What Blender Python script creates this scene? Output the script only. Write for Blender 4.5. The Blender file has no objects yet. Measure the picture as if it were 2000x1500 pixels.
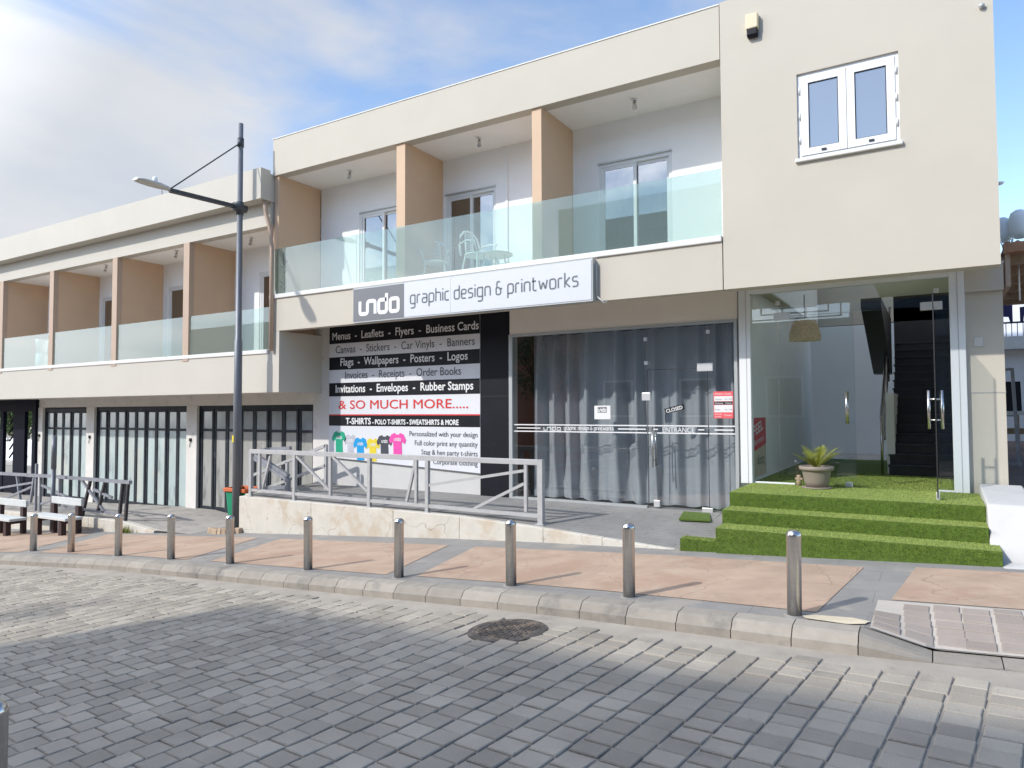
import bpy, bmesh, math, random
from mathutils import Vector, Matrix
random.seed(7)
R = math.radians
sc = bpy.context.scene
col = sc.collection
# ------------------------------------------------------------------ camera
cam_d = bpy.data.cameras.new('camera'); cam = bpy.data.objects.new('camera', cam_d); col.objects.link(cam)
cam_d.sensor_width = 36; cam_d.lens = 36*1360/2000; cam_d.clip_start = .05; cam_d.clip_end = 4000
r_ = Vector((.85538814, .51797391, -.0037626)); u_ = Vector((.02342373, -.03142373, .99923164)); w_ = Vector((-.51745769, .85481903, .03901237))
cam.matrix_world = Matrix(((r_.x, u_.x, -w_.x, 0), (r_.y, u_.y, -w_.y, 0), (r_.z, u_.z, -w_.z, 0), (0, 0, 0, 1)))
sc.camera = cam
# ------------------------------------------------------------------ light
SUN_EL, SUN_AZ = 37.0, 60.0          # light travels towards azimuth 60 deg (from +X towards +Y)
sd = bpy.data.lights.new('sun', 'SUN'); sun = bpy.data.objects.new('sun', sd); col.objects.link(sun)
sd.energy = 2.1; sd.angle = R(1.0); sd.color = (1, .955, .89)
trav = Vector((math.cos(R(SUN_AZ))*math.cos(R(SUN_EL)), math.sin(R(SUN_AZ))*math.cos(R(SUN_EL)), -math.sin(R(SUN_EL))))
sun.rotation_euler = trav.to_track_quat('-Z', 'Y').to_euler(); sun.location = (-20, -30, 30)
w = bpy.data.worlds.new('World'); sc.world = w; w.use_nodes = True
nt = w.node_tree; nt.nodes.clear()
def N(nt, t, **k):
    n = nt.nodes.new(t)
    for a, v in k.items(): setattr(n, a, v)
    return n
def L(nt, a, b): nt.links.new(a, b)
def math_(nt, op, a, b=None, clamp=False):
    n = N(nt, 'ShaderNodeMath', operation=op); n.use_clamp = clamp
    for i, v in enumerate((a, b)):
        if v is None: continue
        if isinstance(v, (int, float)): n.inputs[i].default_value = v
        else: L(nt, v, n.inputs[i])
    return n.outputs[0]
sky = N(nt, 'ShaderNodeTexSky', sky_type='NISHITA'); sky.sun_disc = False
sky.sun_elevation = R(SUN_EL); sky.sun_rotation = math.atan2(-trav.x, -trav.y); sky.air_density = 1.0; sky.dust_density = .15; sky.ozone_density = 2.2
bg = N(nt, 'ShaderNodeBackground'); bg.inputs[1].default_value = .15; L(nt, sky.outputs[0], bg.inputs[0])
bgc = N(nt, 'ShaderNodeBackground'); CLOUD = .405
tc = N(nt, 'ShaderNodeTexCoord'); sep = N(nt, 'ShaderNodeSeparateXYZ'); L(nt, tc.outputs['Generated'], sep.inputs[0])
zz = math_(nt, 'ADD', math_(nt, 'MAXIMUM', sep.outputs[2], 0.0), .22)
cmb = N(nt, 'ShaderNodeCombineXYZ'); L(nt, math_(nt, 'DIVIDE', sep.outputs[0], zz), cmb.inputs[0]); L(nt, math_(nt, 'DIVIDE', sep.outputs[1], zz), cmb.inputs[1])
mp = N(nt, 'ShaderNodeMapping'); mp.inputs['Location'].default_value = (3.1, 1.7, 0); mp.inputs['Scale'].default_value = (1.0, .8, 1); L(nt, cmb.outputs[0], mp.inputs[0])
cn = N(nt, 'ShaderNodeTexNoise'); cn.inputs['Scale'].default_value = 1.25; cn.inputs['Detail'].default_value = 9; cn.inputs['Roughness'].default_value = .55; cn.inputs['Distortion'].default_value = .5
L(nt, mp.outputs[0], cn.inputs['Vector'])
# more cloud towards the left (-X), clearer to the right
bias = math_(nt, 'MULTIPLY', math_(nt, 'ADD', sep.outputs[0], .55), -.36)
cf = math_(nt, 'ADD', cn.outputs['Fac'], bias)
mr = N(nt, 'ShaderNodeMapRange'); mr.interpolation_type = 'SMOOTHSTEP'; mr.inputs['From Min'].default_value = .34; mr.inputs['From Max'].default_value = .64; L(nt, cf, mr.inputs['Value'])
cn2 = N(nt, 'ShaderNodeTexNoise'); cn2.inputs['Scale'].default_value = 2.2; cn2.inputs['Detail'].default_value = 6; L(nt, mp.outputs[0], cn2.inputs['Vector'])
cr = N(nt, 'ShaderNodeValToRGB'); cr.color_ramp.elements[0].position = .35; cr.color_ramp.elements[0].color = (.90, .95, 1.03, 1); cr.color_ramp.elements[1].position = .66; cr.color_ramp.elements[1].color = (1.10, 1.10, 1.11, 1)
L(nt, cn2.outputs['Fac'], cr.inputs[0]); L(nt, cr.outputs[0], bgc.inputs[0])
# thin cloud is far brighter on the sun's side of the sky
dt = N(nt, 'ShaderNodeVectorMath', operation='DOT_PRODUCT'); L(nt, tc.outputs['Generated'], dt.inputs[0]); dt.inputs[1].default_value = tuple(-trav)
gl_ = math_(nt, 'POWER', math_(nt, 'MAXIMUM', math_(nt, 'ADD', math_(nt, 'MULTIPLY', dt.outputs['Value'], 1.333), -.333), 0.0), 1.3)
L(nt, math_(nt, 'ADD', math_(nt, 'MULTIPLY', gl_, CLOUD*6), CLOUD), bgc.inputs[1])
mx = N(nt, 'ShaderNodeMixShader'); L(nt, math_(nt, 'MULTIPLY', mr.outputs[0], .94), mx.inputs[0]); L(nt, bg.outputs[0], mx.inputs[1]); L(nt, bgc.outputs[0], mx.inputs[2])
wo = N(nt, 'ShaderNodeOutputWorld'); L(nt, mx.outputs[0], wo.inputs[0])
sc.view_settings.view_transform = 'Standard'; sc.view_settings.look = 'None'; sc.view_settings.gamma = 1; sc.view_settings.exposure = .84
sc.cycles.max_bounces = 10; sc.cycles.diffuse_bounces = 8; sc.cycles.transparent_max_bounces = 24; sc.cycles.glossy_bounces = 4

# ------------------------------------------------------------------ materials
def mat(name, c, rough=.7, metal=0, var=.0, vs=3.0, bump=0, bs=40, spec=.5, stains=(), detail=6, rnd=0, zs=1.0):
    """Principled surface; var = mottling, stains = [(colour, scale, threshold, amount)], bump = grain."""
    m = bpy.data.materials.new(name); m.use_nodes = True; t = m.node_tree; b = t.nodes['Principled BSDF']
    b.inputs['Roughness'].default_value = rough; b.inputs['Metallic'].default_value = metal; b.inputs['Specular IOR Level'].default_value = spec
    tc = N(t, 'ShaderNodeTexCoord'); co = tc.outputs['Object']
    if zs != 1.0:
        mp = N(t, 'ShaderNodeMapping'); mp.inputs['Scale'].default_value = (1, 1, zs); L(t, co, mp.inputs[0]); co = mp.outputs[0]
    cur = None
    if var:
        n = N(t, 'ShaderNodeTexNoise'); n.inputs['Scale'].default_value = vs; n.inputs['Detail'].default_value = detail; n.inputs['Roughness'].default_value = .6; L(t, co, n.inputs['Vector'])
        rp = N(t, 'ShaderNodeValToRGB'); rp.color_ramp.elements[0].position = .3; rp.color_ramp.elements[1].position = .7
        rp.color_ramp.elements[0].color = (*[x*(1-var) for x in c], 1); rp.color_ramp.elements[1].color = (*[min(1, x*(1+var)) for x in c], 1)
        L(t, n.outputs['Fac'], rp.inputs[0]); cur = rp.outputs[0]
    for k, (sc_, ss, th, am) in enumerate(stains):
        n = N(t, 'ShaderNodeTexNoise'); n.inputs['Scale'].default_value = ss; n.inputs['Detail'].default_value = 8; n.inputs['Roughness'].default_value = .65
        mp = N(t, 'ShaderNodeMapping'); mp.inputs['Location'].default_value = (7.3*k+2, 3.1*k, 1.9*k); L(t, co, mp.inputs[0]); L(t, mp.outputs[0], n.inputs['Vector'])
        mr = N(t, 'ShaderNodeMapRange'); mr.interpolation_type = 'SMOOTHSTEP'; mr.inputs['From Min'].default_value = th; mr.inputs['From Max'].default_value = th+.12; mr.inputs['To Max'].default_value = am; L(t, n.outputs['Fac'], mr.inputs['Value'])
        mi = N(t, 'ShaderNodeMix', data_type='RGBA'); L(t, mr.outputs[0], mi.inputs[0])
        if cur is None: mi.inputs[6].default_value = (*c, 1)
        else: L(t, cur, mi.inputs[6])
        mi.inputs[7].default_value = (*sc_, 1); cur = mi.outputs[2]
    if rnd:
        g = N(t, 'ShaderNodeNewGeometry'); mr = N(t, 'ShaderNodeMapRange'); mr.inputs['To Min'].default_value = 1-rnd; mr.inputs['To Max'].default_value = 1+rnd; L(t, g.outputs['Random Per Island'], mr.inputs['Value'])
        mi = N(t, 'ShaderNodeMix', data_type='RGBA', blend_type='MULTIPLY'); mi.inputs[0].default_value = 1
        if cur is None: mi.inputs[6].default_value = (*c, 1)
        else: L(t, cur, mi.inputs[6])
        cc = N(t, 'ShaderNodeCombineColor'); [L(t, mr.outputs[0], cc.inputs[i]) for i in range(3)]; L(t, cc.outputs[0], mi.inputs[7]); cur = mi.outputs[2]
    if cur is None: b.inputs['Base Color'].default_value = (*c, 1)
    else: L(t, cur, b.inputs['Base Color'])
    if bump:
        n = N(t, 'ShaderNodeTexNoise'); n.inputs['Scale'].default_value = bs; n.inputs['Detail'].default_value = 5; L(t, tc.outputs['Object'], n.inputs['Vector'])
        bp = N(t, 'ShaderNodeBump'); bp.inputs['Strength'].default_value = bump; bp.inputs['Distance'].default_value = .01; L(t, n.outputs['Fac'], bp.inputs['Height']); L(t, bp.outputs[0], b.inputs['Normal'])
    return m
def glass(name, tint=(.93, .97, .96), film=0, filmc=(.7, .85, .82), gl=1.0, add=0.0, rough=0):
    m = bpy.data.materials.new(name); m.use_nodes = True; t = m.node_tree; t.nodes.clear()
    tr = N(t, 'ShaderNodeBsdfTransparent'); tr.inputs[0].default_value = (*tint, 1)
    base = tr.outputs[0]
    if film:
        df = N(t, 'ShaderNodeBsdfDiffuse'); df.inputs[0].default_value = (*filmc, 1)
        m1 = N(t, 'ShaderNodeMixShader'); m1.inputs[0].default_value = film; L(t, base, m1.inputs[1]); L(t, df.outputs[0], m1.inputs[2]); base = m1.outputs[0]
    fr = N(t, 'ShaderNodeFresnel'); fr.inputs[0].default_value = 1.5
    ge = N(t, 'ShaderNodeNewGeometry'); f = math_(t, 'ADD', math_(t, 'MULTIPLY', fr.outputs[0], gl), add, True); f = math_(t, 'MULTIPLY', f, math_(t, 'SUBTRACT', 1.0, ge.outputs['Backfacing']))
    g = N(t, 'ShaderNodeBsdfGlossy'); g.inputs['Roughness'].default_value = rough; g.inputs[0].default_value = (1, 1, 1, 1)
    m2 = N(t, 'ShaderNodeMixShader'); L(t, f, m2.inputs[0]); L(t, base, m2.inputs[1]); L(t, g.outputs[0], m2.inputs[2])
    o = N(t, 'ShaderNodeOutputMaterial'); L(t, m2.outputs[0], o.inputs[0]); return m
M = {}
M['cream'] = mat('cream_render', (.515, .475, .40), .85, var=.025, vs=1.2, bump=.12, bs=90, stains=[((.49, .455, .40), .5, .6, .22)])
M['creamw'] = mat('cream_render_wing', (.525, .495, .43), .85, var=.03, vs=1.0, bump=.12, bs=90, stains=[((.48, .455, .40), .7, .58, .25)])
M['coping'] = mat('white_coping', (.66, .65, .62), .6, var=.03, bump=.05)
M['white'] = mat('white_plaster', (.90, .90, .91), .8, var=.015, bump=.06, bs=70)
M['soffit'] = mat('ceiling_paint', (.88, .86, .83), .85, var=.02)
M['lintel'] = mat('lintel_paint', (.76, .71, .64), .85, var=.03, bump=.1)
M['tan'] = mat('tan_paint', (.60, .43, .295), .8, var=.03, vs=2, bump=.08, bs=80)
M['post'] = mat('balcony_post', (.46, .345, .26), .75, var=.03)
M['dirtywall'] = mat('whitewash', (.66, .64, .60), .85, var=.06, vs=3, bump=.25, bs=25, stains=[((.42, .36, .31), 2.2, .57, .5), ((.25, .22, .2), 9, .66, .6)])
M['rampwall'] = mat('limewash', (.56, .53, .465), .85, var=.06, vs=4, bump=.3, bs=18, stains=[((.46, .36, .25), 1.3, .50, .6), ((.27, .22, .17), 4, .60, .7), ((.13, .11, .10), 8, .70, .8)])
M['rampwhite'] = mat('white_render', (.54, .53, .51), .85, var=.05, vs=3, bump=.15, bs=30, stains=[((.44, .42, .39), 3, .56, .5)])
M['alu'] = mat('white_aluminium', (.74, .75, .76), .35)
M['seal'] = mat('black_seal', (.015, .015, .018), .6)
M['steel'] = mat('brushed_steel', (.56, .54, .52), .25, 1, var=.06, vs=8, bump=.02, bs=60, zs=6)
M['chrome'] = mat('patch_steel', (.75, .75, .75), .35, .6)
M['galv'] = mat('grey_paint_metal', (.42, .42, .42), .5, .1, var=.08, vs=6, stains=[((.30, .24, .2), 6, .68, .6)])
M['dgalv'] = mat('weathered_grey_metal', (.26, .27, .30), .55, .3, var=.18, vs=7, stains=[((.13, .08, .06), 5, .6, .7)])
M['rust'] = mat('rusty_dark_metal', (.05, .045, .05), .7, .2, var=.3, vs=9, stains=[((.16, .08, .05), 6, .6, .6)])
M['frame'] = mat('dark_blue_grey_frame', (.016, .022, .030), .6, var=.4, vs=5, spec=.3, stains=[((.10, .11, .115), 5, .58, .55)])
M['gate'] = mat('near_black_frame', (.006, .007, .016), .7, var=.2, spec=.1)
M['lamp'] = mat('lamp_post_paint', (.15, .16, .18), .45, .2, var=.08, vs=4)
M['lampd'] = mat('lamp_arm_paint', (.055, .06, .07), .5, .2)
M['lhead'] = mat('lamp_head_grey', (.55, .53, .49), .5, .1, var=.05)
M['black'] = mat('black_cladding', (.010, .011, .016), .5, var=.15, spec=.2, stains=[((.05, .05, .055), 8, .63, .4)])
M['board'] = mat('board_white', (.68, .69, .72), .4, var=.02)
M['boardb'] = mat('board_black', (.012, .013, .017), .45, var=.15, spec=.2)
M['boardg'] = mat('board_lower', (.55, .545, .53), .7, var=.03, stains=[((.55, .53, .5), 3, .6, .3)])
M['red'] = mat('print_red', (.62, .03, .03), .5)
M['redl'] = mat('print_red_faded', (.75, .10, .12), .5)
M['ink'] = mat('print_black', (.02, .02, .022), .5)
M['inkg'] = mat('print_grey', (.13, .14, .15), .5)
M['inkd'] = mat('print_dark_grey', (.045, .05, .055), .5)
M['inkw'] = mat('print_white', (.72, .72, .72), .5)
M['signw'] = mat('sign_white', (.60, .615, .66), .35, var=.01)
M['signg'] = mat('sign_grey', (.16, .165, .175), .4)
M['signe'] = mat('sign_edge', (.45, .47, .47), .4, .3)
for n_, c_ in dict(green=(.0, .33, .19), white=(.46, .47, .52), blue=(.0, .30, .65), yellow=(.70, .56, .03), dark=(.05, .055, .07), pink=(.75, .07, .36)).items(): M['ts_'+n_] = mat('print_'+n_, c_, .6, var=.1, vs=9)
M['curtain'] = mat('grey_curtain', (.45, .45, .465), .9, var=.05, vs=3, bump=.1, bs=200)
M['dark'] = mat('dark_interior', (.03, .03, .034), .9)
M['roomw'] = mat('room_wall', (.42, .40, .38), .9)
M['blind'] = mat('room_curtain', (.50, .44, .40), .9, var=.1, vs=6)
M['tile'] = mat('dark_stair_stone', (.022, .024, .03), .35, var=.2, vs=6)
M['lobby'] = mat('lobby_wall', (.86, .87, .86), .8, var=.02)
M['conc'] = mat('platform_concrete', (.24, .235, .225), .85, var=.14, vs=2.5, bump=.3, bs=30, stains=[((.15, .145, .14), 3, .55, .5), ((.33, .31, .28), 2, .6, .4)])
M['terr'] = mat('terrace_concrete', (.36, .335, .30), .9, var=.14, vs=2, bump=.3, bs=30, stains=[((.15, .13, .115), 2.4, .53, .6)])
M['pavg'] = mat('paving_grey', (.245, .235, .22), .85, var=.12, vs=3, bump=.25, bs=45, stains=[((.36, .32, .27), 1.5, .53, .6), ((.15, .145, .14), 7, .62, .5)])
M['salmon'] = mat('paving_salmon', (.42, .305, .225), .8, var=.14, vs=2.2, bump=.25, bs=30, stains=[((.36, .235, .165), 1.1, .50, .65), ((.44, .36, .27), 2.1, .57, .6), ((.12, .10, .09), 14, .67, .75), ((.22, .18, .15), 1.7, .60, .45), ((.27, .21, .17), 4.5, .62, .5)])
M['kerb'] = mat('kerb_concrete', (.31, .28, .24), .9, var=.10, vs=7, bump=.5, bs=120, rnd=.12, stains=[((.18, .17, .155), 2.0, .54, .6), ((.35, .31, .26), 5, .6, .5)])
M['gutter'] = mat('road_grout_sand', (.345, .31, .265), .9, var=.15, vs=3, bump=.4, bs=60, stains=[((.20, .18, .16), 1.1, .55, .7)])
M['sett'] = mat('grey_setts', (.335, .302, .255), .85, var=.14, vs=1.3, bump=.6, bs=70, rnd=.17, spec=.3, stains=[((.39, .35, .295), .8, .54, .5), ((.21, .195, .18), 1.3, .58, .5), ((.09, .085, .08), 9, .70, .6)])
M['sett2'] = mat('apron_setts', (.31, .265, .23), .85, var=.08, vs=3, bump=.4, bs=60, rnd=.12)
M['grout'] = mat('light_grout', (.46, .42, .37), .9, var=.06, bump=.3)
M['iron'] = mat('cast_iron', (.10, .09, .085), .6, .5, var=.3, vs=12, bump=.3, stains=[((.30, .24, .19), 6, .5, .7)])
M['turf'] = mat('turf_mat', (.085, .14, .018), .9, var=.25, vs=20, bump=.6, bs=150)
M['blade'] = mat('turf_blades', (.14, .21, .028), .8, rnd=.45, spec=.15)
M['blade_lit'] = mat('turf_blades_lit', (.27, .33, .085), .8, rnd=.4, spec=.15)  # paler copy of the blades: light on upward turf put into the colour
M['turf_lit'] = mat('turf_mat_lit', (.20, .26, .06), .9, var=.25, vs=20)  # paler copy of the mat, lit look of the treads painted in
M['patch'] = mat('cream_mortar', (.60, .52, .38), .9, var=.1, vs=9, bump=.4)
M['ramp_dirt'] = mat('earth', (.20, .16, .12), .95, var=.3, vs=8, bump=.5)
M['binG'] = mat('bin_green', (.0, .22, .11), .5, var=.1)
M['binO'] = mat('bin_orange', (.52, .12, .04), .6, var=.15, vs=9)
M['brown'] = mat('bench_leg_brown', (.045, .022, .02), .7, var=.3, vs=8)
M['plank'] = mat('bench_plank_white', (.55, .57, .56), .7, var=.06, vs=6, stains=[((.4, .38, .35), 5, .64, .5)])
M['pot'] = mat('pot_taupe', (.26, .215, .18), .55, var=.05)
M['soil'] = mat('soil', (.05, .035, .025), .95, bump=.5)
M['frond'] = mat('cycad_frond', (.22, .24, .02), .5, rnd=.25, var=.35, vs=9)
M['wicker'] = mat('wicker', (.88, .66, .42), .8, var=.25, vs=30, bump=.6, bs=60)
M['rattan'] = mat('white_rattan', (.85, .87, .87), .6)
M['wood'] = mat('old_timber', (.36, .28, .20), .85, var=.2, vs=4, bump=.3, stains=[((.16, .11, .08), 3, .55, .6)])
M['rustroof'] = mat('rusty_sheet', (.36, .19, .11), .85, var=.3, vs=5, stains=[((.75, .68, .60), 3, .55, .8)])
M['tank'] = mat('white_tank', (.83, .84, .86), .45)
M['teal'] = mat('teal_sheet', (.02, .25, .23), .6, var=.1)
M['cloth'] = mat('navy_cloth', (.02, .018, .07), .9, var=.3)
M['farwall'] = mat('far_white_wall', (.72, .73, .76), .85, var=.02)
M['side'] = mat('side_street_paving', (.14, .105, .095), .8, var=.2, vs=1.5, bump=.2)
M['earth'] = mat('ground_earth', (.26, .22, .18), .95, var=.2, vs=.4)
M['orange'] = mat('orange_render', (.50, .23, .14), .85, var=.06, vs=.8)
M['slate'] = mat('slate_render', (.16, .19, .23), .85, var=.08, vs=.8)
M['blueg'] = mat('blue_grey_awning', (.10, .13, .17), .8, var=.1)
M['leaf'] = mat('leaves', (.06, .11, .025), .6, rnd=.5)
M['bark'] = mat('bark', (.10, .075, .05), .9, var=.3, vs=10, bump=.5)
M['rubble'] = mat('rubble', (.36, .27, .19), .95, var=.2, vs=6, bump=.6, bs=25, rnd=.2)
M['cleat'] = mat('alarm_cream', (.62, .53, .36), .5)
M['glass'] = glass('clear_glass', (.94, .965, .96), gl=2.4)
M['shopglass'] = glass('shop_glass', (.87, .895, .905), gl=2.6, add=.015)
M['bal'] = glass('balustrade_glass', (.78, .88, .86), film=.17, filmc=(.42, .50, .48), gl=1.2, add=.01)
M['winglass'] = glass('window_glass', (.45, .47, .5), gl=2.2, add=.16)
M['winsky'] = glass('bedroom_window_glass', (.25, .27, .3), film=.42, filmc=(.40, .405, .41), gl=2.0, add=.20)
M['dusty'] = mat('whitewashed_glass', (.40, .48, .47), .3, var=.12, vs=2.5, spec=.7, stains=[((.56, .53, .44), 1.4, .52, .5), ((.14, .17, .18), 2.2, .53, .6)], zs=.35)
M['dusty2'] = mat('grey_dusty_glass', (.33, .33, .31), .35, var=.12, vs=2.5, spec=.6, stains=[((.13, .13, .13), 2.6, .53, .7), ((.43, .43, .40), 2, .55, .5)], zs=.35)
M['dustytop'] = mat('dusty_top_glass', (.27, .33, .35), .12, var=.2, vs=2.0, spec=.9)
M['plinth'] = mat('grey_seal', (.4, .4, .4), .7)

def overlay(m, kind, colr, amt, **k):
    t = M[m].node_tree; b = t.nodes['Principled BSDF']; src = b.inputs['Base Color'].links[0].from_socket
    tc = N(t, 'ShaderNodeTexCoord'); mp = N(t, 'ShaderNodeMapping'); L(t, tc.outputs['Object'], mp.inputs[0]); mp.inputs['Rotation'].default_value = (0, 0, k.get('rot', 0))
    nz = N(t, 'ShaderNodeTexNoise'); nz.inputs['Scale'].default_value = 3; L(t, mp.outputs[0], nz.inputs['Vector'])
    va = N(t, 'ShaderNodeVectorMath', operation='MULTIPLY_ADD'); L(t, nz.outputs['Color'], va.inputs[0]); va.inputs[1].default_value = (k.get('warp', .05),)*3; L(t, mp.outputs[0], va.inputs[2])
    if kind == 'brick':
        n = N(t, 'ShaderNodeTexBrick'); n.inputs['Scale'].default_value = 1; n.inputs['Brick Width'].default_value = k['w']; n.inputs['Row Height'].default_value = k['h']; n.inputs['Mortar Size'].default_value = k['ms']; n.inputs['Mortar Smooth'].default_value = .4; L(t, va.outputs[0], n.inputs['Vector']); f = n.outputs['Fac']
    else:
        n = N(t, 'ShaderNodeTexVoronoi', feature='DISTANCE_TO_EDGE'); n.inputs['Scale'].default_value = k['s']; L(t, va.outputs[0], n.inputs['Vector'])
        mr = N(t, 'ShaderNodeMapRange'); mr.inputs['From Min'].default_value = 0; mr.inputs['From Max'].default_value = k['ms']; mr.inputs['To Min'].default_value = 1; mr.inputs['To Max'].default_value = 0; L(t, n.outputs['Distance'], mr.inputs['Value']); f = mr.outputs[0]
    n2 = N(t, 'ShaderNodeTexNoise'); n2.inputs['Scale'].default_value = 1.3; n2.inputs['Detail'].default_value = 4; L(t, tc.outputs['Object'], n2.inputs['Vector'])
    f = math_(t, 'MULTIPLY', math_(t, 'MULTIPLY', f, amt), math_(t, 'MULTIPLY', n2.outputs['Fac'], 1.7), True)
    mi = N(t, 'ShaderNodeMix', data_type='RGBA'); L(t, f, mi.inputs[0]); L(t, src, mi.inputs[6]); mi.inputs[7].default_value = (*colr, 1); L(t, mi.outputs[2], b.inputs['Base Color'])
overlay('conc', 'brick', (.09, .085, .08), .75, w=1.1, h=.13, ms=.006, warp=.02)
overlay('salmon', 'vor', (.17, .12, .09), .45, s=1.15, ms=.012, warp=.25)
overlay('pavg', 'brick', (.11, .105, .10), .6, w=.9, h=.45, ms=.005, warp=.02)
overlay('rampwall', 'vor', (.22, .18, .14), .6, s=.8, ms=.006, warp=.3)
# ------------------------------------------------------------------ mesh builder
class MB:
    def __init__(s): s.bm = bmesh.new(); s.mi = 0
    def f(s, vs):
        fc = s.bm.faces.new(vs); fc.material_index = s.mi; return fc
    def hexa(s, p):
        v = [s.bm.verts.new(q) for q in p]
        for q in ((0, 3, 2, 1), (4, 5, 6, 7), (0, 1, 5, 4), (1, 2, 6, 5), (2, 3, 7, 6), (3, 0, 4, 7)): s.f([v[i] for i in q])
    def box(s, x0, x1, y0, y1, z0, z1):
        s.hexa([(x0, y0, z0), (x1, y0, z0), (x1, y1, z0), (x0, y1, z0), (x0, y0, z1), (x1, y0, z1), (x1, y1, z1), (x0, y1, z1)]); return s
    def bar(s, a, b, w, h=None, up=(0, -1, 0)):
        a = Vector(a); b = Vector(b); h = h or w; d = (b-a).normalized(); u = Vector(up)
        if abs(d.dot(u)) > .95: u = Vector((1, 0, 0))
        x = d.cross(u).normalized(); u = x.cross(d).normalized()
        p = [a-x*w/2-u*h/2, a+x*w/2-u*h/2, a+x*w/2+u*h/2, a-x*w/2+u*h/2]
        s.hexa(p+[q+(b-a) for q in p]); return s
    def tube(s, pts, r, n=10, cap=True):
        pts = [Vector(p) for p in pts]; rings = []
        rr = r if isinstance(r, (list, tuple)) else [r]*len(pts)
        for i, p in enumerate(pts):
            d = (pts[min(i+1, len(pts)-1)]-pts[max(i-1, 0)]).normalized()
            u = Vector((0, 0, 1)) if abs(d.z) < .9 else Vector((1, 0, 0))
            x = d.cross(u).normalized(); y = d.cross(x)
            rings.append([s.bm.verts.new(p+(x*math.cos(2*math.pi*k/n)+y*math.sin(2*math.pi*k/n))*rr[i]) for k in range(n)])
        for a, b in zip(rings, rings[1:]):
            for k in range(n): s.f([a[k], b[k], b[(k+1) % n], a[(k+1) % n]]).smooth = True
        if cap: s.f(rings[0]); s.f(rings[-1][::-1])
        return s
    def lathe(s, prof, c, n=24, sx=1, sy=1):
        rings = []
        for r, z in prof: rings.append([s.bm.verts.new((c[0]+sx*r*math.cos(2*math.pi*k/n), c[1]+sy*r*math.sin(2*math.pi*k/n), c[2]+z)) for k in range(n)])
        for a, b in zip(rings, rings[1:]):
            for k in range(n): s.f([a[k], a[(k+1) % n], b[(k+1) % n], b[k]]).smooth = True
        if prof[0][0] > 1e-4: s.f(rings[0][::-1])
        if prof[-1][0] > 1e-4: s.f(rings[-1])
        return s
    def prism(s, poly, y0, y1):               # polygon in XZ, extruded along Y
        a = [s.bm.verts.new((x, y0, z)) for x, z in poly]; b = [s.bm.verts.new((x, y1, z)) for x, z in poly]
        s.f(a); s.f(b[::-1]); n = len(poly)
        for i in range(n): s.f([a[i], b[i], b[(i+1) % n], a[(i+1) % n]])
        return s
    def prismx(s, poly, x0, x1):              # polygon in YZ, extruded along X
        a = [s.bm.verts.new((x0, y, z)) for y, z in poly]; b = [s.bm.verts.new((x1, y, z)) for y, z in poly]
        s.f(a); s.f(b[::-1]); n = len(poly)
        for i in range(n): s.f([a[i], b[i], b[(i+1) % n], a[(i+1) % n]])
        return s
    def sheet(s, pts): s.f([s.bm.verts.new(p) for p in pts]); return s
    def build(s, name, m, parent=None, bevel=0, smooth=False, top=False, seg=2):
        bm = s.bm
        bmesh.ops.recalc_face_normals(bm, faces=bm.faces)
        me = bpy.data.meshes.new(name); o = bpy.data.objects.new(name, me); col.objects.link(o)
        if parent is not None:
            o.parent = parent; off = Vector(parent.get('_o', (0, 0, 0)))
        else:
            vs = [v.co for v in bm.verts]
            off = Vector(((min(v.x for v in vs)+max(v.x for v in vs))/2, (min(v.y for v in vs)+max(v.y for v in vs))/2, min(v.z for v in vs)))
            o.location = off
        o['_o'] = tuple(off)
        bmesh.ops.translate(bm, verts=bm.verts, vec=-off)
        if smooth:
            for fc in bm.faces: fc.smooth = True
        bm.to_mesh(me); bm.free()
        for q in (m if isinstance(m, (list, tuple)) else [m]): me.materials.append(M[q])
        if bevel:
            b = o.modifiers.new('bevel', 'BEVEL'); b.width = bevel; b.segments = seg; b.limit_method = 'ANGLE'; b.angle_limit = R(40)
        return o
def tag(o, label, cat, group=None):
    o['label'] = label; o['category'] = cat
    if group: o['group'] = group
    return o
def struct(o): o['kind'] = 'structure'; return o
def thing(name, loc, label, cat, group=None):
    o = bpy.data.objects.new(name, None); col.objects.link(o); o.location = loc; o['_o'] = tuple(loc); o.empty_display_size = .2
    return tag(o, label, cat, group)
def dup(root, loc, label, rz=0):
    def cp(o, par):
        c = o.copy(); col.objects.link(c); c.parent = par
        for ch in [q for q in KIDS.get(o.name, [])]: cp(ch, c)
        return c
    global KIDS
    KIDS = {}
    for o in bpy.data.objects:
        if o.parent: KIDS.setdefault(o.parent.name, []).append(o)
    n = cp(root, None); n.location = loc; n.rotation_euler = (0, 0, rz); n['label'] = label; return n
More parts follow.
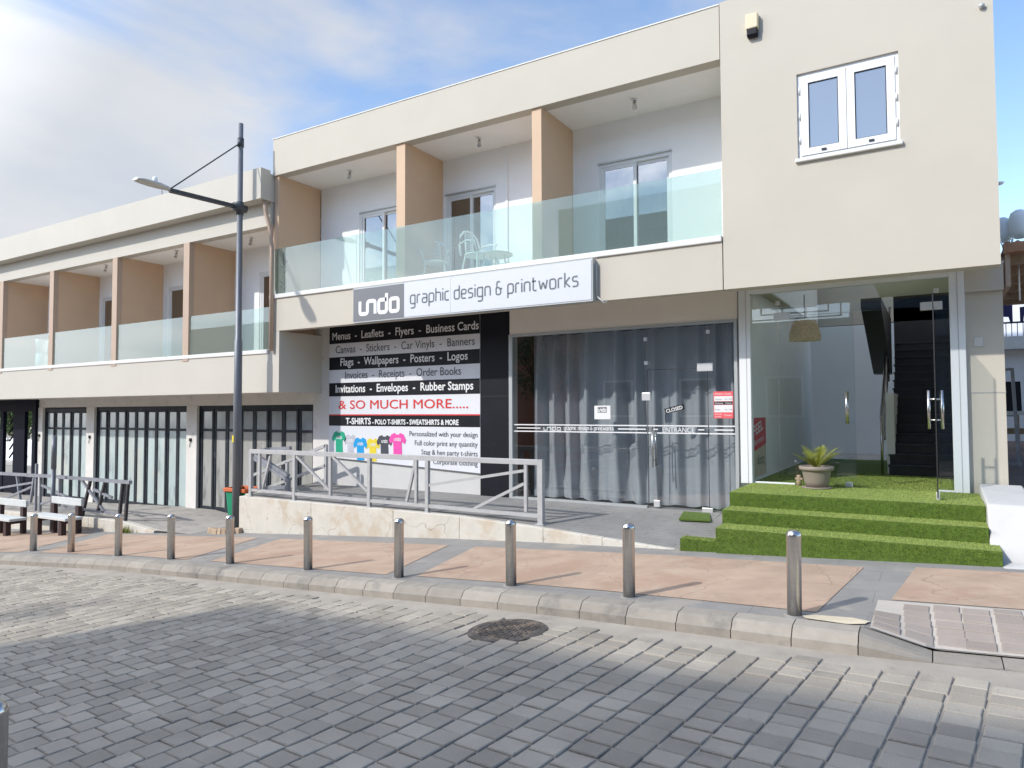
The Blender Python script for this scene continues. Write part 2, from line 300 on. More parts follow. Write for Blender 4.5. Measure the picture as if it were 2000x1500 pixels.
def text(s, x, z, y, h, m, parent, width=None, align='LEFT', bold=0, name='lettering', shear=0, rot=0, plane='XZ'):
    cu = bpy.data.curves.new('t', 'FONT'); cu.body = s; cu.size = 1; cu.extrude = 0; cu.shear = shear; cu.resolution_u = 3
    to = bpy.data.objects.new('t', cu); col.objects.link(to)
    dg = bpy.context.evaluated_depsgraph_get(); dg.update()
    me = bpy.data.meshes.new_from_object(to.evaluated_get(dg)); bpy.data.objects.remove(to); bpy.data.curves.remove(cu)
    bm = bmesh.new(); bm.from_mesh(me); bpy.data.meshes.remove(me)
    xs = [v.co.x for v in bm.verts]; x0, x1 = min(xs), max(xs)
    sy = h/.72; sx = (width/(x1-x0)) if width else sy
    W = (x1-x0)*sx; ox = {'LEFT': 0, 'CENTER': -W/2, 'RIGHT': -W}[align]
    ca, sa = math.cos(rot), math.sin(rot)
    for v in bm.verts:
        a = (v.co.x-x0)*sx+ox; b = v.co.y*sy
        a, b = a*ca-b*sa, a*sa+b*ca
        v.co = Vector((x+a, y, z+b)) if plane == 'XZ' else Vector((y, x+a, z+b))
    if bold:
        d_ = bold*h*1.6; src = bm.faces[:]
        for dx, dz, k in ((d_, 0, 1), (-d_, 0, 2), (0, d_, 3), (0, -d_, 4)):
            r = bmesh.ops.duplicate(bm, geom=src)
            off = Vector((dx, .00015*k, dz)) if plane == 'XZ' else Vector((-.00015*k, dx, dz))
            bmesh.ops.translate(bm, verts=[v for v in r['geom'] if isinstance(v, bmesh.types.BMVert)], vec=off)
    mb = MB(); mb.bm.free(); mb.bm = bm
    return mb.build(name, m, parent)
def fillet(pl, r, closed=False):
    out = []; n = len(pl)
    for i, p in enumerate(pl):
        if not closed and i in (0, n-1): out.append(Vector(p)); continue
        a, b, c = Vector(pl[i-1]), Vector(p), Vector(pl[(i+1) % n])
        d1, d2 = (a-b), (c-b); rr = min(r, d1.length/2, d2.length/2)
        q1 = b+d1.normalized()*rr; q2 = b+d2.normalized()*rr
        for k in range(5):
            t = k/4; out.append(q1*(1-t)**2+b*2*t*(1-t)+q2*t*t)
    return out
def stroke(mb, pl, wd, y, rad, closed=False):
    p = fillet(pl, rad, closed); n = len(p); Lv = []; Rv = []
    for i in range(n):
        a = p[i-1] if (i or closed) else p[i]; c = p[(i+1) % n] if (i < n-1 or closed) else p[i]
        d = (c-a); d = d.normalized() if d.length > 1e-9 else Vector((1, 0)); nn = Vector((-d.y, d.x))
        Lv.append(mb.bm.verts.new((p[i].x+nn.x*wd/2, y, p[i].y+nn.y*wd/2))); Rv.append(mb.bm.verts.new((p[i].x-nn.x*wd/2, y, p[i].y-nn.y*wd/2)))
    for i in range(n if closed else n-1):
        j = (i+1) % n; mb.f([Lv[i], Lv[j], Rv[j], Rv[i]])
GL = {'g': (.72, [[(.7, 1), (0, 1), (0, 0), (.7, 0)], [(.7, 1.02), (.7, -.5), (.05, -.5)]]), 'r': (.45, [[(0, 0), (0, 1), (.45, 1)]]), 'a': (.7, [[(.05, 1), (.7, 1), (.7, 0), (0, 0), (0, .55), (.7, .55)]]),
      'p': (.7, [[(0, -.5), (0, 1), (.7, 1), (.7, 0), (0, 0)]]), 'h': (.7, [[(0, 1.5), (0, 0)], [(0, 1), (.7, 1), (.7, 0)]]), 'i': (.0, [[(0, 0), (0, 1)], [(0, 1.25), (0, 1.4)]]), 'c': (.55, [[(.55, 1), (0, 1), (0, 0), (.55, 0)]]),
      'd': (.7, [[(.7, 1.5), (.7, 0), (0, 0), (0, 1), (.7, 1)]]), 'e': (.65, [[(.6, 0), (0, 0), (0, 1), (.65, 1), (.65, .5), (0, .5)]]), 's': (.6, [[(.58, 1), (0, 1), (0, .52), (.6, .52), (.6, 0), (0, 0)]]), 'n': (.7, [[(0, 0), (0, 1), (.7, 1), (.7, 0)]]),
      '&': (.75, [[(.5, 1.4), (.1, 1.4), (.1, .75), (.45, .75)], [(.1, .75), (0, .7), (0, 0), (.6, 0), (.6, .6)], [(.42, .62), (.8, .62)]]), 't': (.5, [[(.1, 1.4), (.1, 0), (.5, 0)], [(-.05, 1), (.45, 1)]]), 'w': (1., [[(0, 1), (.22, 0), (.5, .85), (.78, 0), (1, 1)]]),
      'o': (.7, [[(0, 0), (.7, 0), (.7, 1), (0, 1), 'c']]), 'k': (.6, [[(0, 1.5), (0, 0)], [(.58, 1), (.05, .48), (.6, 0)]]), ' ': (.15, [])}
def techno(mb, s, x, z, y, xh, width, wd):
    tot = sum(GL[c][0]+.32 for c in s)-.32; k = width/tot; cx = x
    for c in s:
        a, st = GL[c]
        for pl in st:
            cl = pl[-1] == 'c'; pp = [(cx+q[0]*k, z+q[1]*xh) for q in (pl[:-1] if cl else pl)]
            stroke(mb, pp, wd, y, .25*xh, cl)
        cx += (a+.32)*k
def undo(mb, x, z, y, w, h, wd):               # joined u-n, d, o
    k = w/4.2; q = h
    for pl, c in (([(0, 1.05), (0, 0), (.85, 0), (.85, 1), (1.7, 1), (1.7, -.06)], 0), ([(2.95, 1.5), (2.95, 0), (2.1, 0), (2.1, 1), (2.95, 1)], 0), ([(3.35, 0), (4.2, 0), (4.2, 1), (3.35, 1)], 1)):
        stroke(mb, [(x+a*k, z+b*q) for a, b in pl], wd, y, .22*h, bool(c))
def frame_rect(mb, x0, x1, z0, z1, t, y0, y1):  # rectangular ring in XZ
    mb.box(x0, x1, y0, y1, z1-t, z1); mb.box(x0, x1, y0, y1, z0, z0+t); mb.box(x0, x0+t, y0, y1, z0+t, z1-t); mb.box(x1-t, x1, y0, y1, z0+t, z1-t)

# ------------------------------------------------------------------ terrain functions
def zp(X):                                     # pavement level
    return -1.80+(.0685 if X < -2.85 else .053)*(X+2.85)
KF = [(-60, -14), (-34, -1.5), (-24, 3.6), (-18, 5.5), (-14.67, 6.13), (-11.67, 6.34), (-8.87, 6.26), (-5.79, 6.12), (-3.69, 6.05), (-1.81, 5.92), (-.48, 5.82), (.5, 5.86), (3, 6.0), (30, 7)]
def yk(X):                                     # kerb foot line
    for (a, b), (c, d) in zip(KF, KF[1:]):
        if a <= X <= c: return b+(d-b)*(X-a)/(c-a)
    return KF[-1][1]
def kd(X):                                     # how much of the kerb stands up (0 at the dropped kerb)
    return max(0., min(1., (-.05-X)/.42))
def sm(t): t = max(0., min(1., t)); return t*t*(3-2*t)
def zpav(X, Y):
    z = zp(X)
    if X > -.5:
        t = sm((Y-yk(X)-.15)/.95); z -= .125*(1-t)*(1-kd(X)) if X < 0 else .125*(1-t)
    return z
def zr(X, Y): return zp(X)-.15

# ------------------------------------------------------------------ ground, road, pavement
g = MB()
xs = [-300, -60, -2.85, 6, 300]
for a, b in zip(xs, xs[1:]):
    for (y0, y1) in ((-300, 0), (0, 300)):
        za = -5.9 if a < -60 else zp(max(-60, min(6, a)))-.45; zb = zp(max(-60, min(6, b)))-.45
        g.sheet([(a, y0, za), (b, y0, zb), (b, y1, zb), (a, y1, za)])
struct(g.build('ground', 'earth'))
rd = MB()
X = -46.
while X < 12:
    for (d0, d1) in ((-14, -6), (-6, -3), (-3, -1), (-1, 0)):
        rd.sheet([(a, max(-6.2, yk(a)+d) if d < 0 else yk(a)+.02, zr(a, 0)) for a, d in ((X, d0), (X+1, d0), (X+1, d1), (X, d1))])
    X += 1
rd.mi = 1
AR = R(6.7); dv = Vector((math.sin(AR), math.cos(AR))); du = Vector((dv.y, -dv.x))     # courses run across the street
def sett(mb, c, hl, hw, zf, hgt, inset=.006):
    tilt = (random.gauss(0, .0022), 0); hh = hgt+random.uniform(-.002, .002); q = []
    for lev, ins in ((0, 0), (1, 0), (2, inset)):
        for sl, sw in ((-1, -1), (1, -1), (1, 1), (-1, 1)):
            p = c+dv*(sl*(hl-ins))+du*(sw*(hw-ins))
            z = zf(p.x, p.y)+(-.004 if lev == 0 else hh-(.006 if lev == 1 else 0)+sl*tilt[0]+sw*tilt[1])
            q.append(mb.bm.verts.new((p.x, p.y, z)))
    for a in (0, 4):
        for i in range(4): mb.f([q[a+i], q[a+(i+1) % 4], q[a+4+(i+1) % 4], q[a+4+i]])
    mb.f(q[8:12])
for i in range(-40, 74):                       # course index along du
    off = random.uniform(-.04, .04)+(.085 if i % 2 else 0)
    cu = i*.203-9.2; 
    t = -.6+off
    while t < 7.4:
        ln = random.uniform(.155, .185); c = du*cu+dv*(t+ln/2)+Vector((.0, 0))
        gap = random.uniform(.009, .014)
        if -17.6 < c.x < 3.2 and c.y > .3 and c.y < yk(c.x)-.27-.05*math.sin(c.x*2.1)-(.04 if (i*7) % 3 == 0 else 0):
            if (c.x+3.34)**2+(c.y-5.42)**2 > .40**2:
                sett(rd, c+Vector((random.gauss(0, .002), random.gauss(0, .002))), ln/2-gap/2, .1015-(.0085 if c.x > -3.5 else .0055), zr, .013)
        t += ln
struct(rd.build('road', ['gutter', 'sett']))
kb = MB(); X = -40.9
while X < 4:
    L_ = .475 if X < -.5 else .42; a, b = X+.004, X+L_-.004
    P = []
    for q in (a, b):
        k = kd(q); y = yk(q); zt = zp(q)-.15+.15*k+.012*(1-k); zb = zp(q)-.20
        h = zt-(zp(q)-.15)
        P.append([(q, y, zb), (q, y, zt-h*.52), (q, y+.022, zt-h*.46), (q, y+.055, zt-h*.14), (q, y+.09, zt-h*.02), (q, y+.25, zt+.004), (q, y+.25, zb)])
    va = [kb.bm.verts.new(p) for p in P[0]]; vb = [kb.bm.verts.new(p) for p in P[1]]; n = len(va)
    kb.f(va); kb.f(vb[::-1])
    for i in range(n): kb.f([va[i], vb[i], vb[(i+1) % n], va[(i+1) % n]])
    X += L_
struct(kb.build('kerb', 'kerb'))
pv = MB(); X = -42.
ycuts = [.24, .35, .5, .7, .9, 1.1, 1.4, 2, 3, 5.3]
while X < 4:
    st = .5 if X < -1 or X > 1.5 else .125
    for d0, d1 in zip(ycuts, ycuts[1:]):
        pv.sheet([(a, yk(a)+d, zpav(a, yk(a)+d)) for a, d in ((X, d0), (X+st, d0), (X+st, d1), (X, d1))])
    X += st
bmesh.ops.remove_doubles(pv.bm, verts=pv.bm.verts, dist=.001)
struct(pv.build('pavement', 'pavg'))
def panel(pts):                                # coloured paving panel, 4 mm proud; pts = two polylines (front, back)
    m = MB(); fr, bk = pts; n = 24
    def at(pl, t):
        return (pl[0][0]+(pl[1][0]-pl[0][0])*t, pl[0][1]+(pl[1][1]-pl[0][1])*t)
    for i in range(n):
        q = []
        for t in (i/n, (i+1)/n):
            f_, b_ = at(fr, t), at(bk, t); f_ = (f_[0], (yk(f_[0])+f_[1]) if f_[1] < 2 else f_[1]); q.append((f_, b_))
        m.sheet([(p[0], p[1], zp(p[0])+.005) for p in (q[0][0], q[1][0], q[1][1], q[0][1])])
    return struct(m.build('pavement_panel', 'salmon'))
panel([[(-.36, 7.0), (3.5, 7.0)], [(-.2, 8.52), (3.5, 8.5)]])
panel([[(-5.34, .5), (-.88, .52)], [(-5.86, 8.62), (-.68, 8.38)]])
panel([[(-9.4, .44), (-5.8, .46)], [(-10.2, 8.72), (-6.38, 8.66)]])
panel([[(-14.2, .40), (-10.0, .42)], [(-15.6, 8.6), (-10.85, 8.76)]])
panel([[(-19.5, .40), (-14.8, .40)], [(-22, 8.3), (-16.2, 8.55)]])
# dropped-kerb apron of light setts
ap = MB(); ap.mi = 0
zap = lambda x, y: zpav(x, y)
x_ = -.44
for i in range(16):
    for j in range(10):
        a0, a1 = -.46+i*.2, -.46+(i+1)*.2; lo = lambda a: yk(a)+.25
        ys0 = [lo(a0)+(6.96-lo(a0))*j/10, lo(a0)+(6.96-lo(a0))*(j+1)/10]; ys1 = [lo(a1)+(6.96-lo(a1))*j/10, lo(a1)+(6.96-lo(a1))*(j+1)/10]
        ap.sheet([(a0, ys0[0], zap(a0, ys0[0])+.004), (a1, ys1[0], zap(a1, ys1[0])+.004), (a1, ys1[1], zap(a1, ys1[1])+.004), (a0, ys0[1], zap(a0, ys0[1])+.004)])
ap.mi = 1
dv_s, du_s = dv, du; dv = Vector((.02, 1)).normalized(); du = Vector((dv.y, -dv.x))
for i in range(14):
    t = 0.03+random.uniform(-.02, .02); cx = -.40+i*.215
    while t < .80:
        ln = random.uniform(.13, .17); c = Vector((cx+.05*(1-t)*(1 if i < 3 else .3), yk(cx)+.26+t+ln/2))
        if c.y+ln/2 < 6.96 and c.x-.09 > -.46: sett(ap, c, ln/2-.008, .094, lambda a, b: zpav(a, b)+.005, .010)
        t += ln
dv, du = dv_s, du_s
struct(ap.build('dropped_kerb_apron', ['grout', 'sett2']))
mpz = MB(); pts = [(-.93, 6.13), (-.62, 6.07), (-.50, 6.12), (-.47, 6.21), (-.60, 6.27), (-.88, 6.26), (-.97, 6.2)]
mpz.sheet([(x, y, zp(x)+.010) for x, y in pts]); struct(mpz.build('mortar_patch', 'patch'))
# manhole
mh = thing('manhole_cover', (-3.34, 5.42, zr(-3.34, 0)), 'round cast iron manhole cover set in the grey road setts near the kerb', 'manhole cover')
def tiltz(x, y): return zr(x, y)
m = MB(); n = 40
for r0, r1, h0, h1 in ((.0, .295, .012, .012),):
    for k in range(n):
        a, b = 2*math.pi*k/n, 2*math.pi*(k+1)/n
        m.sheet([(-3.34, 5.42, zr(-3.34, 0)+.012)]+[(-3.34+r1*math.cos(q), 5.42+r1*math.sin(q), zr(-3.34+r1*math.cos(q), 0)+.012) for q in (a, b)])
m.build('lid', 'iron', mh)
m = MB()
for i in range(-6, 7):
    for j in range(-6, 7):
        x, y = i*.045, j*.045
        if math.hypot(x, y) < .27:
            a = .016 if (i+j) % 2 else .006; b = .022-a
            z = zr(-3.34+x, 0)+.011; m.hexa([(-3.34+x+p, 5.42+y+q, z+h) for h in (0, .008) for p, q in ((-a, -b), (a, -b), (a, b), (-a, b))])
m.build('tread_pattern', 'iron', mh)
m = MB()
for k in range(n):
    a, b = 2*math.pi*k/n, 2*math.pi*(k+1)/n; q = []
    for h in (0, 1):
        for r in (.30, .36):
            for t in (a, b): q.append((-3.34+r*math.cos(t), 5.42+r*math.sin(t), zr(-3.34+r*math.cos(t), 0)+(.002 if h == 0 else .014)))
    m.hexa([q[0], q[1], q[3], q[2], q[4], q[5], q[7], q[6]])
m.build('rim', 'iron', mh)

# ------------------------------------------------------------------ terraces, ramp walls
def ztop(X, Y):                                # shop platform
    e = -1.70 if X < -6.6 else -1.70-.022*(X+6.6)
    return -1.60+(e+1.60)*(11.2-Y)/1.95
XW = [-12.06, -10, -8, -6.6, -5, -4, -2.9]
yw = lambda X: 9.25 if X < -6 else 9.25-(X+6)*.115
pl = MB()
for a, b in zip(XW, XW[1:]):
    pl.sheet([(a, yw(a)+.02, ztop(a, yw(a))), (b, yw(b)+.02, ztop(b, yw(b))), (b, 11.3, ztop(b, 11.2)), (a, 11.3, ztop(a, 11.2))])
pl.sheet([(-2.9, yw(-2.9)+.02, -1.785), (-1.6, 9.3, -1.76), (-1.6, 11.3, -1.62), (-2.9, 11.3, -1.61)])
struct(pl.build('shop_platform', 'conc'))
rw = MB()
for a, b in zip(XW, XW[1:]):
    q = []
    for z0 in (0, 1):
        for X, dy in ((a, 0), (b, 0), (b, .14), (a, .14)):
            q.append((X, yw(X)+dy, (zp(X)-.12) if z0 == 0 else ztop(X, yw(X))+.006))
    rw.hexa(q)
rw.box(-12.06, -11.92, 9.39, 11.2, -2.6, -1.66)
tag(rw.build('retaining_wall', 'rampwall', bevel=.012), 'long low whitewashed wall holding up the shop platform with peeling stains', 'wall')
tr_ = MB()
zt = lambda X: -2.50+(X+14.5)*.06 if X > -14.5 else (-2.50 if X < -16 else -2.50)
ZT = [(-30, -2.62), (-21, -2.60), (-17, -2.45), (-15.6, -2.44), (-14.4, -2.545), (-11.86, -2.47)]
for (a, za), (b, zb) in zip(ZT, ZT[1:]):
    ya = 8.95
    tr_.sheet([(a, ya, za), (b, ya, zb), (b, 11.25, zb-.02), (a, 11.25, za-.02)])
tr_.sheet([(-30, 11.25, -2.64), (-24.2, 11.25, -2.62), (-24.2, 19, -2.7), (-30, 19, -2.7)]); tr_.sheet([(-56, 11.25, -2.76), (-30, 11.25, -2.64), (-30, 21, -2.72), (-56, 21, -2.85)])
struct(tr_.build('terrace', 'terr'))
lw = MB()
for (a, za), (b, zb) in zip(ZT, ZT[1:-1]):
    lw.hexa([(a, 8.90, zp(a)-.3), (b, 8.90, zp(b)-.3), (b, 9.06, zp(b)-.3), (a, 9.06, zp(a)-.3), (a, 8.90, za+.006), (b, 8.90, zb+.006), (b, 9.06, zb+.006), (a, 9.06, za+.006)])
tag(lw.build('low_terrace_wall', 'rampwall', bevel=.015), 'low crumbling whitewashed kerb wall in front of the folding doors, behind the benches', 'wall')
wd = MB()
for k in range(90):
    x = -15.45+random.gauss(0, .16); y = 8.84+random.uniform(-.05, .04); z = zp(x)
    a = random.uniform(0, 6.28); h = random.uniform(.08, .2); d = Vector((math.cos(a), math.sin(a), 0)); p = Vector((-d.y, d.x, 0))*.012
    b = Vector((x, y, z)); t = b+d*h*.5+Vector((0, 0, h)); wd.sheet([b-p, b+p, t])
tag(wd.build('weeds', 'frond'), 'small tuft of yellow-green weeds at the foot of the low terrace wall', 'weeds')

# ------------------------------------------------------------------ MAIN BUILDING
BL = thing('shop_building', (-5.7, 12, -1.6), 'two-storey cream building with glass balconies over the print shop and glazed entrance', 'building')
m = MB()                                       # right upper block with window opening
wx0, wx1, wz0, wz1 = -1.50, -.285, 3.40, 4.575
m.box(-2.52, wx0, 10, 10.25, 1.72, 5.9); m.box(wx1, .72, 10, 10.25, 1.72, 5.9); m.box(wx0, wx1, 10, 10.25, 1.72, wz0); m.box(wx0, wx1, 10, 10.25, wz1, 5.9)
m.box(-2.52, -2.3, 10.25, 17.8, 1.95, 5.9); m.box(.5, .72, 10.25, 17.8, 1.95, 5.9); m.box(-2.3, .5, 10.25, 10.7, 5.6, 5.88); m.box(-2.3, .5, 10.6, 10.7, 2.0, 5.6)  # no roof behind the front strip: opening added to bring daylight into the lobby
m.build('upper_wall', 'cream', BL)
m = MB(); m.box(-12.07, -2.535, 10.02, 10.24, 5.08, 5.875); m.box(-12.07, -11.85, 10.24, 17.8, 5.3, 5.87)
m.build('parapet', 'cream', BL)
m = MB(); m.box(-12.07, -2.52, 10.24, 17.8, 5.09, 5.30); m.build('balcony_ceiling', 'soffit', BL)
m = MB(); m.box(-12.085, -2.53, 10.008, 10.25, 5.875, 5.893); m.build('parapet_flashing', 'coping', BL)
m = MB(); m.box(-12.1, -2.535, 10.0, 10.18, 1.72, 2.41); m.build('balcony_fascia', 'cream', BL)
m = MB(); m.box(-12.1, -2.535, 9.965, 10.2, 2.41, 2.5); m.build('balcony_coping', 'coping', BL, bevel=.012)
m = MB(); m.box(-12.1, -2.535, 10.18, 11.2, 1.93, 2.46); m.box(-2.52, .72, 10.25, 11.2, 1.93, 2.2); m.build('floor_slab', 'lintel', BL)
m = MB()                                       # balcony back wall with three door openings
DR = [(-5.01, -3.66), (-8.37, -7.16), (-10.72, -9.4)]
xsplit = [-11.9]+[v for d in reversed(DR) for v in d]+[-2.53]
for i in range(0, len(xsplit), 2): m.box(xsplit[i], xsplit[i+1], 11.25, 11.45, 2.46, 5.1)
for a, b in DR: m.box(a, b, 11.25, 11.45, 4.36, 5.1)
m.box(-6.93, -6.88, 11.225, 11.25, 2.46, 5.09)
m.build('balcony_wall', 'white', BL)
m = MB(); m.box(-12.0, -2.53, 12.6, 12.7, 2.46, 5.1); [m.box(x, x+.1, 11.45, 12.6, 2.46, 5.1) for x in (-11.9, -8.9, -6.3, -2.65)]; m.box(-12, -2.5, 11.45, 12.6, 2.45, 2.47)
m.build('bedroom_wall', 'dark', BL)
for k, (a, b) in enumerate(DR):
    m = MB(); frame_rect(m, a, b, 2.47, 4.36, .06, 11.27, 11.36)
    d = m.build('balcony_door', 'alu', BL)
    mid = (a+b)/2
    for i, (p, q, yy) in enumerate(((a+.06, mid+.03, 11.285), (mid-.03, b-.06, 11.325))):
        m = MB(); frame_rect(m, p, q, 2.53, 4.30, .055, yy, yy+.035); m.mi = 1; m.box(p+.055, q-.055, yy+.012, yy+.02, 2.585, 4.245)
        m.build('sliding_leaf', ['alu', 'winglass'], d)
    m = MB(); m.box(a, b, 11.235, 11.262, 4.36, 4.385); m.build('drip_rail', 'signe', d)
    # room curtain seen behind the panes
    m = MB(); s0, s1 = ((a+.25, b-.1), (mid+.22, b), (a+.5, b))[k]
    for i in range(40):
        x0 = s0+(s1-s0)*i/40; x1 = s0+(s1-s0)*(i+1)/40; f_ = lambda x: 11.62+.03*math.sin(x*40)
        m.sheet([(x0, f_(x0), 2.5), (x1, f_(x1), 2.5), (x1, f_(x1), 4.5), (x0, f_(x0), 4.5)])
    m.build('room_curtain', 'blind', d)
for a, b in ((-12.06, -11.92), (-8.64, -8.43), (-5.68, -5.5)):
    m = MB(); m.box(a, b, 10.06, 11.25, 2.5, 5.085); m.build('partition_wall', 'tan', BL)
jt = [-12.02, -9.62, -7.26, -4.91, -2.535]
for a, b in zip(jt, jt[1:]):
    m = MB(); m.box(a+.004, b-.004, 10.02, 10.035, 2.47, 3.48); m.build('balustrade_panel', 'bal', BL)
# window
m = MB(); frame_rect(m, wx0, wx1, wz0, wz1, .045, 10.035, 10.12); W = m.build('window', 'alu', BL)
mid = (wx0+wx1)/2
for p, q in ((wx0+.045, mid-.003), (mid+.003, wx1-.045)):
    m = MB(); frame_rect(m, p, q, wz0+.045, wz1-.045, .095, 10.02, 10.07); m.mi = 1; m.box(p+.095, q-.095, 10.045, 10.055, wz0+.14, wz1-.14)
    m.mi = 2; frame_rect(m, p+.095, q-.095, wz0+.14, wz1-.14, .012, 10.04, 10.062); m.box((p+q)/2-.03, (p+q)/2+.03, 10.005, 10.02, wz0+.075, wz0+.10)
    m.build('sash', ['alu', 'winsky', 'seal'], W)
m = MB(); m.box(wx0-.03, wx1+.03, 9.95, 10.06, wz0-.05, wz0); m.build('sill', 'coping', W, bevel=.008)
m = MB(); 
for zz_ in (3.62, 3.95, 4.3):
    for x in (wx0+.03, wx1-.03): m.tube([(x, 10.02, zz_), (x, 10.02, zz_+.09)], .012, 8)
m.build('hinges', 'alu', W)
# ground floor walls
m = MB()
m.box(-12.06, -11.5, 11.2, 11.4, -2.6, 1.93); m.build('side_wall', 'dirtywall', BL)
m = MB(); m.box(-11.5, -7.47, 11.2, 11.4, -1.75, 1.93); m.box(-6.78, -2.6, 11.2, 11.4, 1.43, 1.93); m.box(-7.47, -6.78, 11.3, 11.4, -1.75, 1.93); m.build('ground_floor_wall', 'boardg', BL)
m = MB(); m.box(-6.78, -2.6, 11.12, 11.2, 1.43, 1.93); m.build('shop_lintel', 'lintel', BL)
m = MB(); m.box(-7.455, -6.8, 11.13, 11.3, -1.72, 1.93); m.build('black_pilaster', 'black', BL, bevel=.006)
m = MB(); m.box(-7.45, -6.805, 11.127, 11.1302, .28, .292); m.build('pilaster_joint', 'seal', BL)
m = MB()
m.box(.387, .81, 11.15, 18, -1.8, 1.93); m.box(.387, .82, 11.08, 11.15, 1.57, 1.93)
m.build('corner_pillar', 'cream', BL)
m = MB(); m.box(.425, .815, 11.143, 11.1502, .22, .232); m.build('render_joint', 'plinth', BL)
m = MB(); m.box(.425, .813, 11.138, 11.149, 1.558, 1.570); m.build('render_joint', 'plinth', BL)
# shop window: frame, panes, door
m = MB(); m.box(-6.79, -6.72, 11.10, 11.2, -1.64, 1.43); m.box(-2.66, -2.61, 11.10, 11.2, -1.64, 1.43); m.box(-6.72, -2.66, 11.10, 11.2, 1.385, 1.43); m.box(-6.72, -4.11, 11.10, 11.2, -1.66, -1.58)
SW = m.build('shop_front', 'signe', BL)
for a, b, z0, z1 in ((-6.72, -4.105, -1.58, 1.385), (-4.095, -3.085, .69, 1.385), (-3.075, -2.66, -1.58, 1.385)):
    m = MB(); m.box(a, b, 11.145, 11.157, z0, z1); m.build('pane', 'shopglass', SW)
m = MB(); m.box(-4.09, -3.09, 11.145, 11.157, -1.585, .675); SD = m.build('glass_door', 'shopglass', BL)
m = MB(); m.box(-4.1, -3.08, 11.143, 11.159, .678, .687); m.box(-4.099, -4.09, 11.143, 11.159, -1.58, .68); m.box(-3.09, -3.083, 11.143, 11.159, -1.58, .68); m.build('edge_gap', 'seal', SD)
m = MB(); m.box(-3.25, -3.0, 11.125, 11.175, .63, .76); m.box(-4.0, -3.9, 11.125, 11.175, -1.59, -1.48); m.box(-3.2, -3.03, 11.125, 11.175, -1.62, -1.55); m.box(-4.19, -4.04, 11.125, 11.175, .17, .30)
for x, z in ((-4.12, 1.2), (-4.11, .8), (-3.07, 1.26)): m.box(x-.03, x+.03, 11.125, 11.175, z-.03, z+.03)
m.build('patch_fitting', 'chrome', SD, bevel=.004)
m = MB()
for yy in (11.07, 11.23):
    m.tube([(-3.99, yy, -.93), (-3.99, yy, -.27)], .016, 10)
for z in (-.82, -.36): m.tube([(-3.99, 11.07, z), (-3.99, 11.23, z)], .01, 8)
m.build('handle', 'steel', SD)
# vinyl band on the shop glass
vb = thing('window_lettering', (-4.7, 11.14, -.37), 'white vinyl band with shop name and ENTRANCE across the shop glass', 'lettering')
m = MB()
for a, b in ((-6.70, -4.11), (-4.09, -3.09), (-3.07, -2.67)):
    for z in (-.25, -.37): m.box(a, b, 11.139, 11.1405, z-.010, z+.010)
for a, b in ((-6.64, -6.14), (-4.63, -4.13), (-3.25, -3.15), (-2.99, -2.69), (-4.03, -3.92)): m.box(a, b, 11.139, 11.1405, -.32, -.30)
m.build('stripes', 'inkw', vb)
m = MB(); undo(m, -6.07, -.345, 11.139, .34, .05, .014); techno(m, 'graphic design & printworks', -5.66, -.335, 11.139, .045, .95, .010); m.build('shop_name', 'inkw', vb)
text('ENTRANCE', -3.84, -.355, 11.139, .085, 'inkw', vb, width=.53, name='entrance_word')
# curtain
m = MB(); nx = 260; rows = [-1.6, -1.5, -1.38, -.9, -.3, .4, 1.0, 1.42]
def cy(x, z):
    k = 1-.3*sm((z-.2)/1.4); ph = x*17+1.6*math.sin(x*1.9)+.8*math.sin(x*4.3+z*.25); s_ = .085*math.sin(ph)+.035*math.sin(2*ph+.7+.3*z)+.04*math.sin(x*5.1+.2*z)
    if z < -1.3: s_ = s_*.6+.02*math.sin(x*31+z*9)
    return 11.56+s_*k*(1.15-.5*sm((x+4.4)/.5))
gv = [[m.bm.verts.new((-6.5+3.85*i/nx+(.012*math.sin(i*.4) if z < -1.3 else 0), cy(-6.5+3.85*i/nx, z), z+(.015*math.sin(i*.21) if z < -1.55 else 0))) for i in range(nx+1)] for z in rows]
for a, b in zip(gv, gv[1:]):
    for i in range(nx): m.f([a[i], a[i+1], b[i+1], b[i]]).smooth = True
tag(m.build('curtain', 'curtain'), 'grey floor-length curtain drawn behind the shop glass', 'curtain')
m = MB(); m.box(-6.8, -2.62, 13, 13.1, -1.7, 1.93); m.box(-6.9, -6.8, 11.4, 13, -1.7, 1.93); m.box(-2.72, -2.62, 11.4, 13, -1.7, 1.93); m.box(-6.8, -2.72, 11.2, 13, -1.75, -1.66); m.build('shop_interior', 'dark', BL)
# notices on the glass
nt_ = thing('shop_notice', (-4.92, 11.138, -.14), 'small white square notice with grey logo on the shop glass', 'notice')
m = MB(); m.box(-5.065, -4.765, 11.136, 11.1395, -.145, .09); m.build('card', 'inkw', nt_)
m = MB(); m.box(-5.0, -4.83, 11.1345, 11.1355, -.03, .065); m.build('logo_panel', 'inkg', nt_)
m = MB(); undo(m, -4.985, -.01, 11.134, .14, .04, .014); m.build('logo', 'inkw', nt_)
cl = thing('closed_sign', (-3.62, 11.12, -.02), 'small tilted black CLOSED sign hanging on the glass door', 'sign')
m = MB(); a = R(14)
c0 = Vector((-3.625, .025)); ex = Vector((math.cos(a), math.sin(a))); ez = Vector((-ex.y, ex.x))
m.prism([tuple(c0+ex*p+ez*q) for p, q in ((-.165, -.045), (.165, -.045), (.165, .045), (-.165, .045))], 11.11, 11.125); m.build('plate', 'boardb', cl)
p_ = c0+ex*-.145-ez*.03; text('CLOSED', p_.x, p_.y, 11.108, .06, 'inkw', cl, width=.28, rot=a, bold=.02)
ho = thing('opening_hours_sign', (-2.84, 11.138, -.125), 'red and white opening hours sheet stuck beside the glass door', 'notice')
